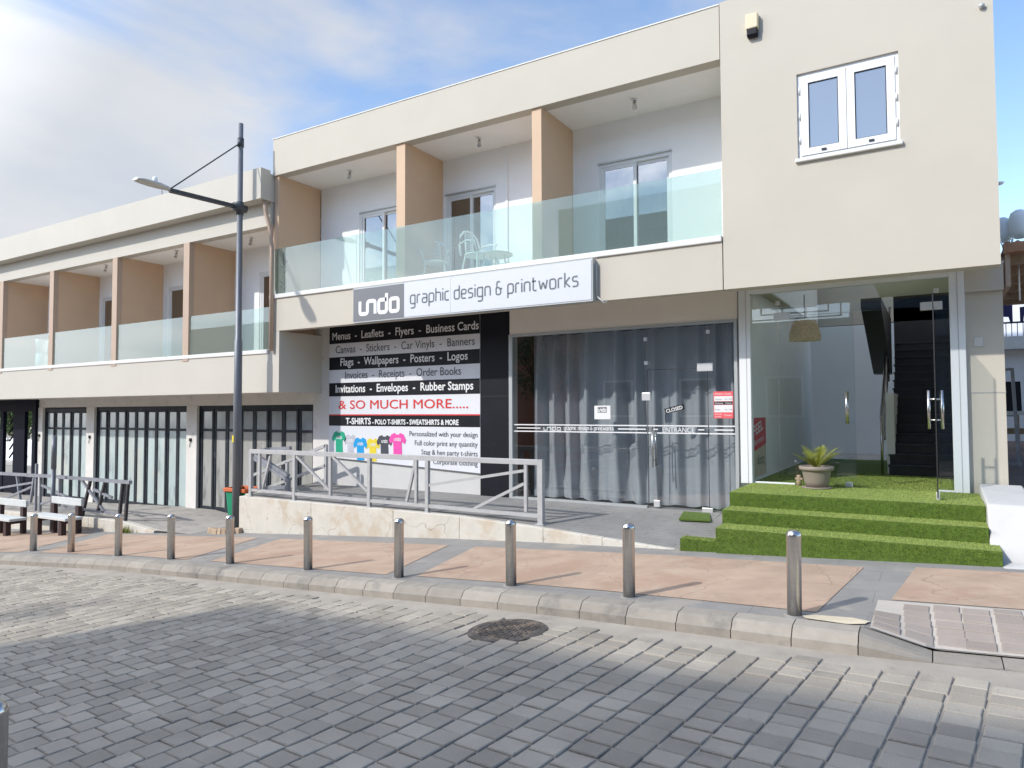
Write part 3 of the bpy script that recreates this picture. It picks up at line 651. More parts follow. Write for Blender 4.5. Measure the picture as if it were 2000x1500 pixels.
m = MB(); m.box(-2.995, -2.69, 11.136, 11.1395, -.125, .30); m.build('sheet', 'redl', ho)
m = MB(); m.box(-2.985, -2.70, 11.1345, 11.1355, .145, .225); m.box(-2.985, -2.70, 11.1345, 11.1355, -.03, .085); m.build('white_rows', 'inkw', ho)
m = MB(); m.box(-2.985, -2.70, 11.1345, 11.1355, .09, .14); m.build('black_row', 'ink', ho)
text('OPENING', -2.98, .245, 11.1335, .03, 'inkw', ho, width=.13); text('HOURS', -2.83, .245, 11.1335, .03, 'inkw', ho, width=.11)
text('Tuesday', -2.975, .165, 11.1335, .025, 'inkg', ho, width=.11); text('9.30 - 17.00', -2.82, .165, 11.1335, .025, 'inkg', ho, width=.11)
text('Wednesday', -2.975, .102, 11.1335, .025, 'inkw', ho, width=.13); text('Closed', -2.81, .102, 11.1335, .025, 'inkw', ho, width=.09)
text('Friday', -2.975, 0, 11.1335, .025, 'inkg', ho, width=.08); text('9.30 - 17.00', -2.82, 0, 11.1335, .025, 'inkg', ho, width=.11)
text('Saturday', -2.975, -.068, 11.1335, .025, 'inkw', ho, width=.11); text('Sunday', -2.975, -.108, 11.1335, .025, 'inkw', ho, width=.1); text('Closed', -2.83, -.09, 11.1335, .032, 'inkw', ho, width=.11)
# ---- glazed entrance (portal)
Z0, ZP = -1.12, 1.9
m = MB()
m.box(-2.57, -2.40, 11.06, 11.22, Z0, ZP); m.box(.21, .385, 11.06, 11.22, Z0, ZP); m.box(-2.40, .21, 11.06, 11.22, 1.80, ZP); m.box(-2.40, -1.80, 11.12, 11.18, Z0, Z0+.03); m.box(.03, .21, 11.12, 11.18, Z0, Z0+.03)
PF = m.build('entrance_frame', 'alu', BL, bevel=.006)
m = MB(); m.box(-2.463, -2.457, 11.055, 11.062, Z0, ZP); m.box(.30, .306, 11.055, 11.062, Z0, ZP); m.build('frame_groove', 'plinth', PF)
for a, b, z0, z1 in ((-2.40, -2.015, Z0+.03, 1.80), (-2.005, .205, 1.425, 1.80), (.04, .205, Z0+.03, 1.42)):
    m = MB(); m.box(a, b, 11.145, 11.157, z0, z1); m.build('pane', 'glass', PF)
m = MB(); m.box(-2.0, -.97, 11.144, 11.156, Z0+.02, 1.415); LD = m.build('entrance_door', 'glass', BL)
m = MB()
for yy in (11.08, 11.22): m.tube([(-1.075, yy, -.2), (-1.075, yy, .27)], .018, 10)
m.tube([(-1.075, 11.08, .18), (-1.075, 11.22, .18)], .012, 8); m.tube([(-1.075, 11.08, -.11), (-1.075, 11.22, -.11)], .012, 8); m.build('handle', 'steel', LD)
m = MB(); m.box(-2.06, -1.83, 11.12, 11.18, 1.37, 1.48); m.box(-1.12, -1.02, 11.12, 11.18, Z0+.005, Z0+.08); m.box(-2.035, -1.975, 11.12, 11.18, 1.6, 1.66); m.build('patch_fitting', 'chrome', LD, bevel=.004)
m = MB(); m.box(.012, .024, 9.98, 11.13, Z0+.04, 1.42); RDo = m.build('entrance_door', 'glass', BL); RDo['label'] = 'glass door leaf standing open towards the street'
m = MB(); m.box(.011, .025, 9.972, 9.982, Z0+.04, 1.42); m.build('glass_edge', 'seal', RDo)
m = MB()
for xx in (-.055, .09): m.tube([(xx, 10.12, -.24), (xx, 10.12, .24)], .018, 10)
for z in (-.13, .13): m.tube([(-.055, 10.12, z), (.09, 10.12, z)], .011, 8)
m.build('handle', 'steel', RDo)
m = MB(); m.box(-.13, .13, 11.10, 11.18, 1.37, 1.48); m.box(0, .04, 10.05, 10.14, Z0+.01, Z0+.1); m.box(.03, .09, 11.12, 11.18, 1.6, 1.66); m.build('patch_fitting', 'chrome', RDo, bevel=.004)
# lobby
m = MB(); m.box(-2.62, -2.45, 11.22, 17.6, -1.7, 1.95); m.box(-2.29, -2.25, 11.3, 17.4, 1.95, 5.6); m.build('lobby_side_wall', 'lobby', BL)
m = MB(); m.box(-.72, -.6, 13.9, 17.6, -1.2, .3); m.box(.43, .5, 11.22, 17.6, -1.2, 4.5); m.build('lobby_back_wall', 'lobby', BL)
m = MB(); m.box(-2.45, -.72, 11.2, 11.6, 1.86, 1.92); m.box(-.72, .43, 11.2, 13.0, 1.86, 1.92); m.build('lobby_ceiling', 'soffit', BL)  # left half stops short below the added roof opening, to let daylight down
m = MB(); m.box(-2.45, .43, 11.0, 17.6, -1.3, Z0-.002); m.build('lobby_floor', 'turf', BL)
m = MB(); m.sheet([(-7, 17.6, Z0-.01), (.43, 17.6, Z0-.01), (.43, 20, Z0-.01), (-7, 20, Z0-.01)]); struct(m.build('added_yard', 'terr'))  # open yard added behind the lobby so daylight enters from the rear
m = MB(); m.box(-.72, .43, 17.6, 17.7, -1.2, 4.4); m.build('stair_back_wall', 'dark', BL)
cw = MB(); cw.box(-7, -.4, 20, 20.2, -1.3, 4.2); tag(cw.build('added_yard_wall', 'lobby'), 'pale end wall of the entrance lobby, set out in an added open yard', 'wall')  # end wall moved outdoors with the added yard, to read brighter
m = MB(); m.box(-2.3, .5, 17.6, 17.8, 1.95, 5.9); m.build('upper_rear_wall', 'cream', BL)
ST = thing('staircase', (-.2, 15, Z0), 'dark stone staircase rising inside the glazed entrance', 'stairs')
m = MB()
for k in range(16):
    y = 13.62+k*.27; z = Z0+.172*(k+1)
    m.box(-.68, .42, y, y+.27, Z0, z-.03)
m.build('risers', 'tile', ST)
m = MB()
for k in range(16):
    y = 13.62+k*.27; z = Z0+.172*(k+1); m.box(-.70, .425, y-.025, y+.268, z-.03, z)
m.build('treads', 'tile', ST, bevel=.004)
m = MB()
pts0 = [(-.78, 13.55, Z0), (-.78, 13.55, Z0+1.0)]
m.tube(pts0, .022, 10); m.tube([(-.78, 13.45, Z0+1.0), (-.78, 13.55, Z0+1.0), (-.78, 17.3, Z0+1.0+2.36)], .024, 10)
for q in (.2, .4, .6, .8): m.tube([(-.78, 13.55, Z0+q), (-.78, 17.3, Z0+q+2.36)], .008, 6)
for k in range(1, 5): m.tube([(-.78, 13.55+k*.9, Z0+k*.567), (-.78, 13.55+k*.9, Z0+k*.567+1.0)], .018, 8)
m.build('handrail', 'steel', ST)
m = MB()                                       # upper flight coming back over the lobby
for k in range(0): m.box(-1.55, -.80, 16.6-k*.3, 16.9-k*.3, 1.5+k*.04-.35, 1.62)
m.prismx([(13.6, 1.95), (16.9, 1.95), (16.9, .75), (16.3, .75), (13.6, 1.8)], -1.06, -.74)
m.build('upper_flight', 'tile', ST)
wl = thing('pendant_lamp', (-1.72, 12.0, 1.1), 'woven wicker dome lamp hanging inside the glazed entrance', 'lamp')
m = MB(); pr = [(.235, 0), (.228, .06), (.215, .14), (.19, .22), (.15, .29), (.09, .335), (.02, .35)]
m.lathe(pr, (-1.75, 12.0, 1.12), 40); m.lathe([(max(.005, a-.012), b) for a, b in pr], (-1.75, 12.0, 1.115), 40)
m.build('lamp_shade', 'wicker', wl)
m = MB()
for k in range(11): 
    t = k/10*.31; rr = .236-.9*max(0, t-.02)**2
    m.tube([(-1.75+rr*math.cos(a*.1571), 12+rr*math.sin(a*.1571), 1.125+t+.004*math.sin(a*1.6+k)) for a in range(41)], .007, 5, cap=False)
m.build('woven_rings', 'wicker', wl)
m = MB(); m.tube([(-1.75, 12, 1.46), (-1.75, 12, 1.86)], .008, 6); m.build('cord', 'seal', wl)
fp = thing('floor_poster', (-2.44, 11.6, -1.07), 'red and beige FEEL poster on the left side wall inside the entrance', 'poster')
m = MB(); m.box(-2.447, -2.440, 11.28, 12.3, -1.06, -.12); m.build('poster_sheet', 'patch', fp)
m = MB(); m.prismx([(11.28, -.12), (12.3, -.12), (12.3, -.56), (11.28, -.66)], -2.440, -2.4375); m.build('red_field', 'red', fp)
text('FEEL', 11.36, -.42, -2.436, .17, 'inkw', fp, width=.72, bold=.02, plane='YZ', rot=R(9))
text('Berxtel', 11.36, -.57, -2.436, .10, 'inkw', fp, width=.74, plane='YZ', rot=R(6), name='small_lettering')
text('dott', 11.6, -.87, -2.4375, .16, 'ink', fp, width=.52, plane='YZ', name='logo')
ip = MB(); ip.box(.475, .585, 11.136, 11.149, .835, .965); tag(ip.build('intercom_cover', 'rampwhite', bevel=.006), 'blank square cover plate on the pillar right of the entrance', 'cover plate')

# ---- turf steps
TS = thing('turf_steps', (-1, 9.5, -1.75), 'three entrance steps covered in bright green artificial grass', 'steps')
SX0, SX1 = -2.36, .50
def zb_(x): return zp(x)-.05
lv = [(8.78, -1.465, SX0, SX1+.07), (9.22, -1.295, SX0-.03, SX1-.02), (9.66, -1.11, SX0-.04, SX1-.02)]
m = MB()
ends = [9.22, 9.66, 11.06]
for (y, z, a, b), e in zip(lv, ends): m.hexa([(a, y, zb_(a)), (b, y, zb_(b)), (b, e, zb_(b)), (a, e, zb_(a)), (a, y, z), (b, y, z), (b, e, z), (a, e, z)])
m.box(-2.83, SX0, 8.83, 9.05, -1.9, -1.64)
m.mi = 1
for (y, z, a, b), e in zip(lv, ends): m.sheet([(a, y, z+.002), (b, y, z+.002), (b, e, z+.002), (a, e, z+.002)])  # treads get the lit-toned mat
m.build('turf_covering', ['turf', 'turf_lit'], TS)
bl = MB(); bl.mi = 0
def blade(p, nrm, l):
    a = random.uniform(0, 6.283); t = Vector((math.cos(a), math.sin(a), 0))
    if abs(nrm.y) > .5: t = Vector((math.cos(a), 0, math.sin(a)))
    s_ = t.cross(nrm)*.0035; d = (nrm+t*random.uniform(.2, .9)+Vector((0, 0, -.15 if abs(nrm.y) > .5 else 0))).normalized()*l
    v = [bl.bm.verts.new(q) for q in (p-s_, p+s_, p+d)]; bl.f(v)
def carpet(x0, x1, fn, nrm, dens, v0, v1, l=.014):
    bl.mi = 1 if nrm[2] > .5 else 0  # upward faces take the lit-toned blades, risers the plain ones
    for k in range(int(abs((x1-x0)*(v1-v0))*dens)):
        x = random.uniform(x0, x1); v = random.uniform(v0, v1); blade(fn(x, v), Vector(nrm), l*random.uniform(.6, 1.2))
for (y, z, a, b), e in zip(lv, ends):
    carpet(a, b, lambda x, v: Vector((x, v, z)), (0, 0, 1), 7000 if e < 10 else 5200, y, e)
    z1 = z-.008; zlow = z-.18
    carpet(a, b, lambda x, v: Vector((x, y, v)), (0, -1, 0), 9000, max(zlow, -1.72) if y > 9 else -1.63, z1)
carpet(-2.36, -.6, lambda x, v: Vector((x, 8.78, v)), (0, -1, 0), 6000, -1.76, -1.62)
carpet(-2.83, SX0, lambda x, v: Vector((x, 8.83, v)), (0, -1, 0), 9000, -1.80, -1.64)
carpet(-2.83, SX0, lambda x, v: Vector((x, v, -1.64)), (0, 0, 1), 7000, 8.83, 9.05)
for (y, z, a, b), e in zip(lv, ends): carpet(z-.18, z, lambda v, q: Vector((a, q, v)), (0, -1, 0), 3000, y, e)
o = bl.build('grass_blades', ['blade', 'blade_lit'], TS); o['kind'] = 'stuff'
bl = MB(); carpet(-2.4, .2, lambda x, v: Vector((x, v, Z0)), (0, 0, 1), 3500, 11.2, 13.6)
o = bl.build('lobby_turf', ['blade', 'blade_lit']); o['kind'] = 'stuff'
o['label'] = 'artificial grass covering the entrance lobby floor'; o['category'] = 'grass'
dm = MB(); zz0 = -1.655
dm.hexa([(-3.33, 10.35, zz0), (-2.88, 10.45, zz0), (-3.05, 11.02, zz0+.03), (-3.46, 11.0, zz0+.03), (-3.33, 10.35, zz0+.03), (-2.88, 10.45, zz0+.02), (-3.05, 11.02, zz0+.045), (-3.46, 11.0, zz0+.05)])
tag(dm.build('door_mat', 'turf'), 'loose green grass mat lying outside the shop door', 'mat')
# ---- low white side wall right of the steps
m = MB(); m.prismx([(8.72, -1.75), (8.95, -1.72), (9.5, -1.06), (11.1, -.98), (11.1, -1.8), (8.72, -1.9)], .485, .95)
m.hexa([(.55, 8.55, -1.8), (1.5, 8.4, -1.75), (1.5, 8.95, -1.8), (.55, 8.95, -1.8), (.56, 8.70, -1.62), (1.5, 8.62, -1.6), (1.5, 8.95, -1.5), (.56, 8.95, -1.6)])
tag(m.build('white_side_wall', 'rampwhite', bevel=.02), 'low sloping white wall to the right of the green steps', 'wall')
# ---- pot plant
PP = thing('potted_palm', (-1.45, 10.75, -1.11), 'small cycad palm in a taupe plastic pot on the green landing', 'potted plant')
m = MB(); m.lathe([(.14, .02), (.165, .10), (.19, .23), (.195, .25), (.198, .255), (.225, .26), (.232, .275), (.232, .305), (.222, .315), (.205, .312), (.195, .28), (.19, .26)], (-1.45, 10.75, -1.11), 32); m.build('pot', 'pot', PP)
m = MB(); m.lathe([(.13, 0), (.2, .004), (.205, .02), (.19, .022)], (-1.45, 10.75, -1.11), 32); m.build('saucer', 'pot', PP)
m = MB(); m.lathe([(.19, .27), (.08, .285), (.0, .29)], (-1.45, 10.75, -1.11), 20); m.build('soil', 'soil', PP)
for k in range(9):
    m = MB(); a = k*2.4+.3; el = random.uniform(.9, 1.3) if k < 4 else random.uniform(.55, .9); ln = random.uniform(.34, .44)
    P = []; p = Vector((-1.45, 10.75, -.83)); d = Vector((math.cos(a)*math.cos(el), math.sin(a)*math.cos(el), math.sin(el)))
    for i in range(13):
        P.append(p.copy()); p = p+d*ln/12; d = (d+Vector((math.cos(a), math.sin(a), -.25))*.028).normalized()
    m.tube(P, [.008]*6+[.006]*4+[.003]*3, 5)
    for i in range(2, 13):
        dd = (P[i]-P[i-1]).normalized(); sd_ = dd.cross(Vector((0, 0, 1))).normalized(); l = .10*math.sin(math.pi*min(1, (i-1)/12+.12))+.015
        for j in (0, .5):
            b0 = P[i]+dd*(j*ln/12)
            for s_ in (-1, 1):
                tip = b0+sd_*s_*l+dd*l*.75+Vector((0, 0, .25*l)); q = dd*.007; v = [m.bm.verts.new(x) for x in (b0-q, b0+q, tip)]; m.f(v)
    m.build('frond', 'frond', PP)
wf = MB(); wf.lathe([(.035, 0), (.038, .07), (.03, .13), (.036, .15), (.0, .16)], (-1.72, 10.98, -1.11), 12); wf.box(-1.77, -1.67, 10.95, 11.0, -1.02, -.99)
tag(wf.build('wooden_ornament', 'wood'), 'small wooden figure standing behind the taupe pot', 'ornament')

# ---- fascia sign
FS = thing('fascia_sign', (-7, 9.92, 1.71), 'long white illuminated-box sign with grey logo square under the balcony', 'sign')
m = MB(); m.box(-9.56, -4.50, 9.87, 9.998, 1.71, 2.38); m.build('sign_box', 'signe', FS)
m = MB(); m.box(-8.28, -4.52, 9.862, 9.8695, 1.735, 2.355); m.build('white_face', 'signw', FS)
m = MB(); m.box(-9.545, -8.282, 9.862, 9.8695, 1.735, 2.355); m.build('logo_panel', 'signg', FS)
m = MB(); m.box(-7.232, -7.226, 9.860, 9.8615, 1.735, 2.355); m.build('face_joint', 'signe', FS)
m = MB(); undo(m, -9.37, 1.865, 9.8585, .95, .235, .075); m.build('logo', 'inkw', FS)
m = MB(); techno(m, 'graphic design & printworks', -8.13, 1.965, 9.8585, .155, 3.38, .026); m.build('lettering', 'inkg', FS)
m = MB(); m.tube([(-4.47, 9.95, 1.8), (-4.47, 9.95, 2.3)], .012, 6); m.tube([(-4.47, 9.95, 1.8), (-4.36, 9.97, 1.68), (-4.3, 9.99, 1.70)], .010, 6); m.build('cable', 'signe', FS)
# ---- signboard
SB = thing('services_signboard', (-9.5, 11.14, -1.1), 'tall black and white board listing printing services with coloured t-shirts at the bottom', 'signboard')
xa, xb = -11.50, -7.46; yb_ = 11.14
m = MB(); m.prism([(xa, -1.0), (xb, -1.19), (xb, 1.88), (xa, 1.88)], yb_, 11.197); m.build('board', 'board', SB)
rows_ = [(1.88, 1.505), (1.505, 1.205), (1.205, .925), (.925, .635), (.635, .34), (.34, -.055), (-.08, -.305)]
m = MB()
for i in (0, 2, 4, 6): z1, z0 = rows_[i]; m.box(xa+.005, xb-.005, yb_-.004, yb_, z0, z1)
m.build('black_bands', 'boardb', SB)
m = MB(); m.box(xa+.005, xb-.005, yb_-.004, yb_, -.08, -.055); m.build('red_line', 'red', SB)
ty = yb_-.006
for s, i, x0, x1, mm, bd in (('Menus  -  Leaflets  -  Flyers  -  Business Cards', 0, -11.40, -7.49, 'inkw', .012), ('Canvas  -  Stickers  -  Car Vinyls  -  Banners', 1, -11.30, -7.58, 'inkd', 0), ('Flags  -  Wallpapers  -  Posters  -  Logos', 2, -11.15, -7.75, 'inkw', .015), ('Invoices  -  Receipts  -  Order Books', 3, -11.01, -7.91, 'inkd', 0), ('Invitations  -  Envelopes  -  Rubber Stamps', 4, -11.29, -7.62, 'inkw', .018)):
    z1, z0 = rows_[i]; text(s, x0, z0+.085, ty, .17, mm, SB, width=x1-x0, bold=bd)
text('& SO MUCH MORE.....', -11.2, .065, ty, .19, 'red', SB, width=3.46, bold=.008)
text('T-SHIRTS', -10.98, -.265, ty, .135, 'inkw', SB, width=.72, bold=.03); text('- POLO T-SHIRTS - SWEATSHIRTS & MORE', -10.21, -.265, ty, .105, 'inkw', SB, width=2.24, bold=.03)
for s, x0, z in (('Personalized with your design', -9.2, -.50), ('Full color print any quantity', -9.06, -.685), ('Stag & hen party t-shirts', -8.89, -.865), ('Corporate clothing', -8.59, -1.05)):
    text(s, -7.52, z, ty, .105, 'inkd', SB, width=-7.52-x0, align='RIGHT')
shirt = [(.28, 0), (.26, .55), (.22, .62), (.08, .52), (0, .68), (.14, .93), (.34, 1), (.42, .93), (.58, .93), (.66, 1), (.86, .93), (1, .68), (.92, .52), (.78, .62), (.74, .55), (.76, .2), (.78, 0)]
for c_, x0, x1, z1, z0, lay in (('green', -11.40, -10.97, -.42, -.92, 0), ('white', -11.03, -10.66, -.49, -.96, 0), ('blue', -10.76, -10.35, -.55, -1.04, 1), ('yellow', -10.40, -10.0, -.56, -1.05, 0), ('dark', -10.09, -9.66, -.49, -.96, 1), ('pink', -9.75, -9.29, -.44, -.92, 2)):
    m = MB(); m.prism([(x0+(x1-x0)*p, z0+(z1-z0)*q) for p, q in shirt], yb_-.003-.002*lay-.001, yb_-.001); m.build('tshirt_print', 'ts_'+c_, SB)
    m = MB(); undo(m, x0+(x1-x0)*.33, z0+(z1-z0)*.66, yb_-.006-.002*lay, (x1-x0)*.36, (z1-z0)*.10, .012); m.build('tshirt_logo', 'inkw', SB)
# ---- alarm box, ceiling lights, balcony furniture
AL = thing('alarm_box', (-2.05, 9.95, 5.22), 'cream alarm siren box with black lens high on the wall', 'alarm box')
m = MB(); m.prism([(-2.14, 5.34), (-1.975, 5.34), (-1.97, 5.55), (-2.14, 5.56)], 9.90, 9.998); m.build('cover', 'cleat', AL, bevel=.015)
m = MB(); m.prismx([(9.90, 5.34), (9.998, 5.34), (9.998, 5.24), (9.93, 5.23), (9.905, 5.26)], -2.125, -1.985); m.build('lens', 'black', AL, bevel=.01)
hk = MB(); hk.lathe([(.0, .0), (.03, .02), (.035, .05), (.0, .06)], (.605, 9.97, 4.83), 10); tag(hk.build('wall_fixing', 'signe'), 'tiny dark fixing near the top right corner of the wall', 'fixing')
first = None
for i, (x, y, z, lb) in enumerate(((-10.43, 10.66, 5.09, 'small spotlight under the left balcony ceiling of the upper building'), (-7.12, 10.63, 5.09, 'small spotlight under the middle balcony ceiling with the white chairs'), (-4.07, 10.63, 5.09, 'small spotlight under the right balcony ceiling next to the plain wall'), (-13.36, 10.5, 4.02, 'small spotlight under the wing ceiling beside the drainpipe'), (-16.04, 10.4, 4.02, 'small spotlight under the wing ceiling, second bay from the drainpipe'), (-19.2, 10.4, 4.02, 'small spotlight under the wing ceiling, third bay from the drainpipe'))):
    if first is None:
        first = thing('ceiling_light', (0, 0, 0), lb, 'ceiling light', 'balcony ceiling lights')
        m = MB(); m.lathe([(.05, -.02), (.05, 0)], (0, 0, 0), 16); m.build('base', 'alu', first)
        m = MB(); m.tube([(0, 0, -.02), (0, 0, -.07)], .018, 8); m.tube([(0, -.01, -.06), (.02, -.05, -.17)], [.03, .04], 12); m.build('spot', 'steel', first)
        first.location = (x, y, z)
    else: dup(first, (x, y, z), lb)
ch = thing('rattan_chair', (0, 0, 0), 'white rattan chair on the middle balcony nearer the left partition', 'chair', 'white balcony chairs')
m = MB()
arch = [(-.24, .22, .42), (-.25, .24, .62), (-.2, .27, .80), (-.1, .29, .9), (.0, .295, .92), (.1, .29, .9), (.2, .27, .8), (.25, .24, .62), (.24, .22, .42)]
m.tube(arch, .02, 8); m.tube([(-.1, .23, .42), (-.08, .28, .88)], .014, 6); m.tube([(.1, .23, .42), (.08, .28, .88)], .014, 6)
for k in range(14): z = .46+k*.031; m.tube([(-.1+k*.0012, .232+k*.0035, z), (.1-k*.0012, .232+k*.0035, z)], .008, 5)
m.build('backrest', 'rattan', ch)
m = MB(); m.lathe([(.25, .40), (.26, .42), (.25, .44), (.0, .45)], (0, 0, 0), 20); m.build('seat', 'rattan', ch)
for sx in (-1, 1):
    for sy in (-1, 1): m = MB(); m.tube([(sx*.17, sy*.17, .41), (sx*.23, sy*.23, 0)], .016, 6); m.build('leg', 'rattan', ch)
for sx in (-1, 1): m = MB(); m.tube([(sx*.25, .23, .64), (sx*.28, .0, .66), (sx*.27, -.2, .63), (sx*.2, -.2, .42)], .016, 6); m.build('armrest', 'rattan', ch)
ch.location = (-8.25, 10.75, 2.462); ch.rotation_euler = (0, 0, R(35))
dup(ch, (-7.15, 10.62, 2.462), 'white rattan chair on the middle balcony beside the round table', R(75))
tb = thing('balcony_table', (-6.85, 10.72, 2.46), 'round white table on the middle balcony', 'table')
m = MB(); m.lathe([(.32, .40), (.335, .41), (.335, .425), (.32, .43)], (-6.85, 10.72, 2.46), 28); m.build('tabletop', 'rattan', tb)
for k in range(3): m = MB(); a = k*2.09; m.tube([(-6.85+.2*math.cos(a), 10.72+.2*math.sin(a), 2.86), (-6.85+.28*math.cos(a), 10.72+.28*math.sin(a), 2.46)], .014, 6); m.build('leg', 'rattan', tb)
pt = thing('bare_plant', (-11.75, 10.12, 2.5), 'thin bare twig standing behind the balcony glass at the far left end', 'plant')
m = MB(); m.tube([(-11.78, 10.12, 2.46), (-11.80, 10.12, 2.9), (-11.84, 10.12, 3.42)], .008, 5)
for z in (2.62, 2.72, 2.95, 3.05, 3.15):
    for k in range(5): a = random.uniform(0, 6.28); m.tube([(-11.8, 10.12, z), (-11.82+.1*math.cos(a), 10.12+.06*math.sin(a), z+.08)], .005, 4)
m.build('twigs', 'bark', pt)

# ------------------------------------------------------------------ WING
WG = thing('wing_building', (-18, 12, -2.5), 'long cream wing with tan balcony partitions above dusty folding shop doors', 'building')
XL = -34.
m = MB(); m.box(XL, -12.06, 9.7, 9.95, 4.52, 5.18); m.box(XL, -12.07, 9.95, 10.2, 4.521, 5.0); m.box(XL, -12.08, 9.95, 17.5, 5.0, 5.12); m.build('parapet', 'creamw', WG)
m = MB(); m.box(XL, -12.1, 10.0, 10.22, 4.01, 4.52); m.build('balcony_beam', 'creamw', WG)
m = MB(); m.box(XL, -12.1, 10.22, 17.5, 4.03, 4.5); m.build('balcony_ceiling', 'soffit', WG)
m = MB(); m.box(XL, -11.80, 10.0, 10.18, .42, 1.25); m.box(-11.98, -11.80, 10.18, 11.2, .42, 1.715); m.box(-12.1, -11.80, 10.0, 10.18, 1.25, 1.715); m.build('balcony_fascia', 'creamw', WG)
m = MB(); m.box(XL, -12.12, 9.975, 10.2, 1.25, 1.34); m.build('balcony_coping', 'coping', WG, bevel=.012)
m = MB(); m.box(XL, -12.0, 10.18, 11.2, .44, 1.3); m.build('floor_slab', 'lintel', WG)
wd_ = [(-14.0, -12.7), (-17.72, -16.4), (-21.0, -19.7), (-24.1, -22.8)]
xsplit = [XL]+[v for d in reversed(wd_) for v in d]+[-12.08]
m = MB()
for i in range(0, len(xsplit), 2): m.box(xsplit[i], xsplit[i+1], 11.25, 11.4, 1.3, 4.03)
for a, b in wd_: m.box(a, b, 11.25, 11.4, 3.40, 4.03)
m.build('balcony_wall', 'white', WG)
m = MB(); m.box(XL, -12.1, 12.5, 12.6, 1.3, 4.03); m.box(-12.2, -12.1, 11.4, 12.5, 1.3, 4.03); m.build('bedroom_wall', 'dark', WG)
for a, b in wd_:
    m = MB(); frame_rect(m, a, b, 1.31, 3.40, .06, 11.27, 11.36); d = m.build('balcony_door', 'alu', WG); mid = (a+b)/2
    for p, q, yy in ((a+.06, mid+.03, 11.285), (mid-.03, b-.06, 11.325)):
        m = MB(); frame_rect(m, p, q, 1.37, 3.34, .05, yy, yy+.03); m.mi = 1; m.box(p+.05, q-.05, yy+.01, yy+.018, 1.42, 3.29); m.build('sliding_leaf', ['alu', 'winglass'], d)
posts = [-12.12, -15.02, -18.04, -21.22, -24.2, -27.3, -30.4]
for k, x in enumerate(posts):
    m = MB(); m.box(x-.12, x+.10, 10.12, 11.25, 1.3, 4.03); m.build('partition_wall', 'tan', WG)
    if k: m = MB(); m.box(x-.11, x+.11, 9.985, 10.115, 1.2, 4.01); m.build('balcony_post', 'post', WG)
for a, b in zip(posts[1:], posts[:-1]):
    m = MB(); m.box(a+.125, b-(.125 if b < -13 else .03), 10.02, 10.035, 1.32, 2.255); m.build('balustrade_panel', 'bal', WG)
# lower walls of wing
m = MB()
m.box(-24.40, -12.06, 11.2, 11.4, .17, .44)
for a, b in ((-16.70, -16.27), (-21.55, -21.13), (-24.40, -24.12)): m.box(a, b, 11.17, 11.4, -2.75, .17)
m.box(-24.4, -24.2, 11.4, 17, -2.8, .44); m.build('ground_floor_wall', 'dirtywall', WG)
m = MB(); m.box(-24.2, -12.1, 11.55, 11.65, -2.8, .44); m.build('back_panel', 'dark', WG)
def folding(x0, x1, n, z0, z1, glm, seed, lab):
    random.seed(seed); m = MB(); m.box(x0, x1, 11.24, 11.34, z1-.10, z1); m.box(x0, x1, 11.24, 11.34, z0, z0+.05); m.box(x0, x0+.05, 11.24, 11.34, z0+.05, z1-.1); m.box(x1-.05, x1, 11.24, 11.34, z0+.05, z1-.1)
    d = m.build('folding_door', 'frame', WG); d['label'] = lab
    wdt = (x1-x0-.1)/n
    for i in range(n):
        a = x0+.05+i*wdt; b = a+wdt; tr = z1-.62; mm = MB(); yo = 11.26+(.015 if i % 2 else 0)
        mm.box(a+.003, a+.07, yo, yo+.05, z0+.05, z1-.10); mm.box(b-.07, b-.003, yo, yo+.05, z0+.05, z1-.10); mm.box(a+.07, b-.07, yo, yo+.05, z0+.05, z0+.13); mm.box(a+.07, b-.07, yo, yo+.05, tr-.03, tr+.03); mm.box(a+.07, b-.07, yo, yo+.05, z1-.15, z1-.10)
        mm.mi = 1; mm.box(a+.07, b-.07, yo+.02, yo+.03, z0+.13, tr-.03); mm.mi = 2; mm.box(a+.07, b-.07, yo+.02, yo+.03, tr+.03, z1-.15)
        mm.build('door_leaf', ['frame', glm, 'dustytop'], d)
folding(-16.27, -12.04, 8, -2.52, .17, 'dusty2', 1, 'grey dusty glass folding door behind the lamp post')
folding(-21.13, -16.70, 9, -2.62, .16, 'dusty', 2, 'wide pale blue whitewashed folding door')
folding(-24.12, -21.55, 5, -2.66, .14, 'dusty', 3, 'narrow pale blue whitewashed folding door')
random.seed(11)
# little conduit boxes on the piers
for x in (-16.5, -21.33, -24.28):
    m = MB(); m.box(x-.03, x+.03, 11.13, 11.17, -.75, -.67); m.tube([(x, 11.15, -.75), (x-.04, 11.15, -.9)], .008, 5); m.build('wall_fixing', 'seal', WG)
gt = thing('steel_gate_frame', (-26, 11.2, -2.6), 'near-black steel gate frame closing the passage at the far left of the wing', 'gate')
m = MB(); m.box(-27.6, -24.42, 11.1, 11.2, .05, .43); m.build('top_panel', 'gate', gt)
for a, b in ((-24.62, -24.42), (-25.85, -25.1), (-26.75, -26.55), (-27.8, -27.6)): m = MB(); m.box(a, b, 11.1, 11.2, -2.62, .05); m.build('post', 'gate', gt)
m = MB(); m.box(-27.6, -24.62, 11.12, 11.16, -2.6, -2.05); m.build('kick_panel', 'gate', gt)
m = MB()
for k in range(5): m.bar((-26.55, 11.3, -1.5+k*.28), (-25.85, 11.3, -.95+k*.28), .035)
for k in range(8): m.bar((-25.1, 11.3, -.85+k*.1), (-24.62, 11.3, -.85+k*.1), .02)
m.build('rails', 'gate', gt)
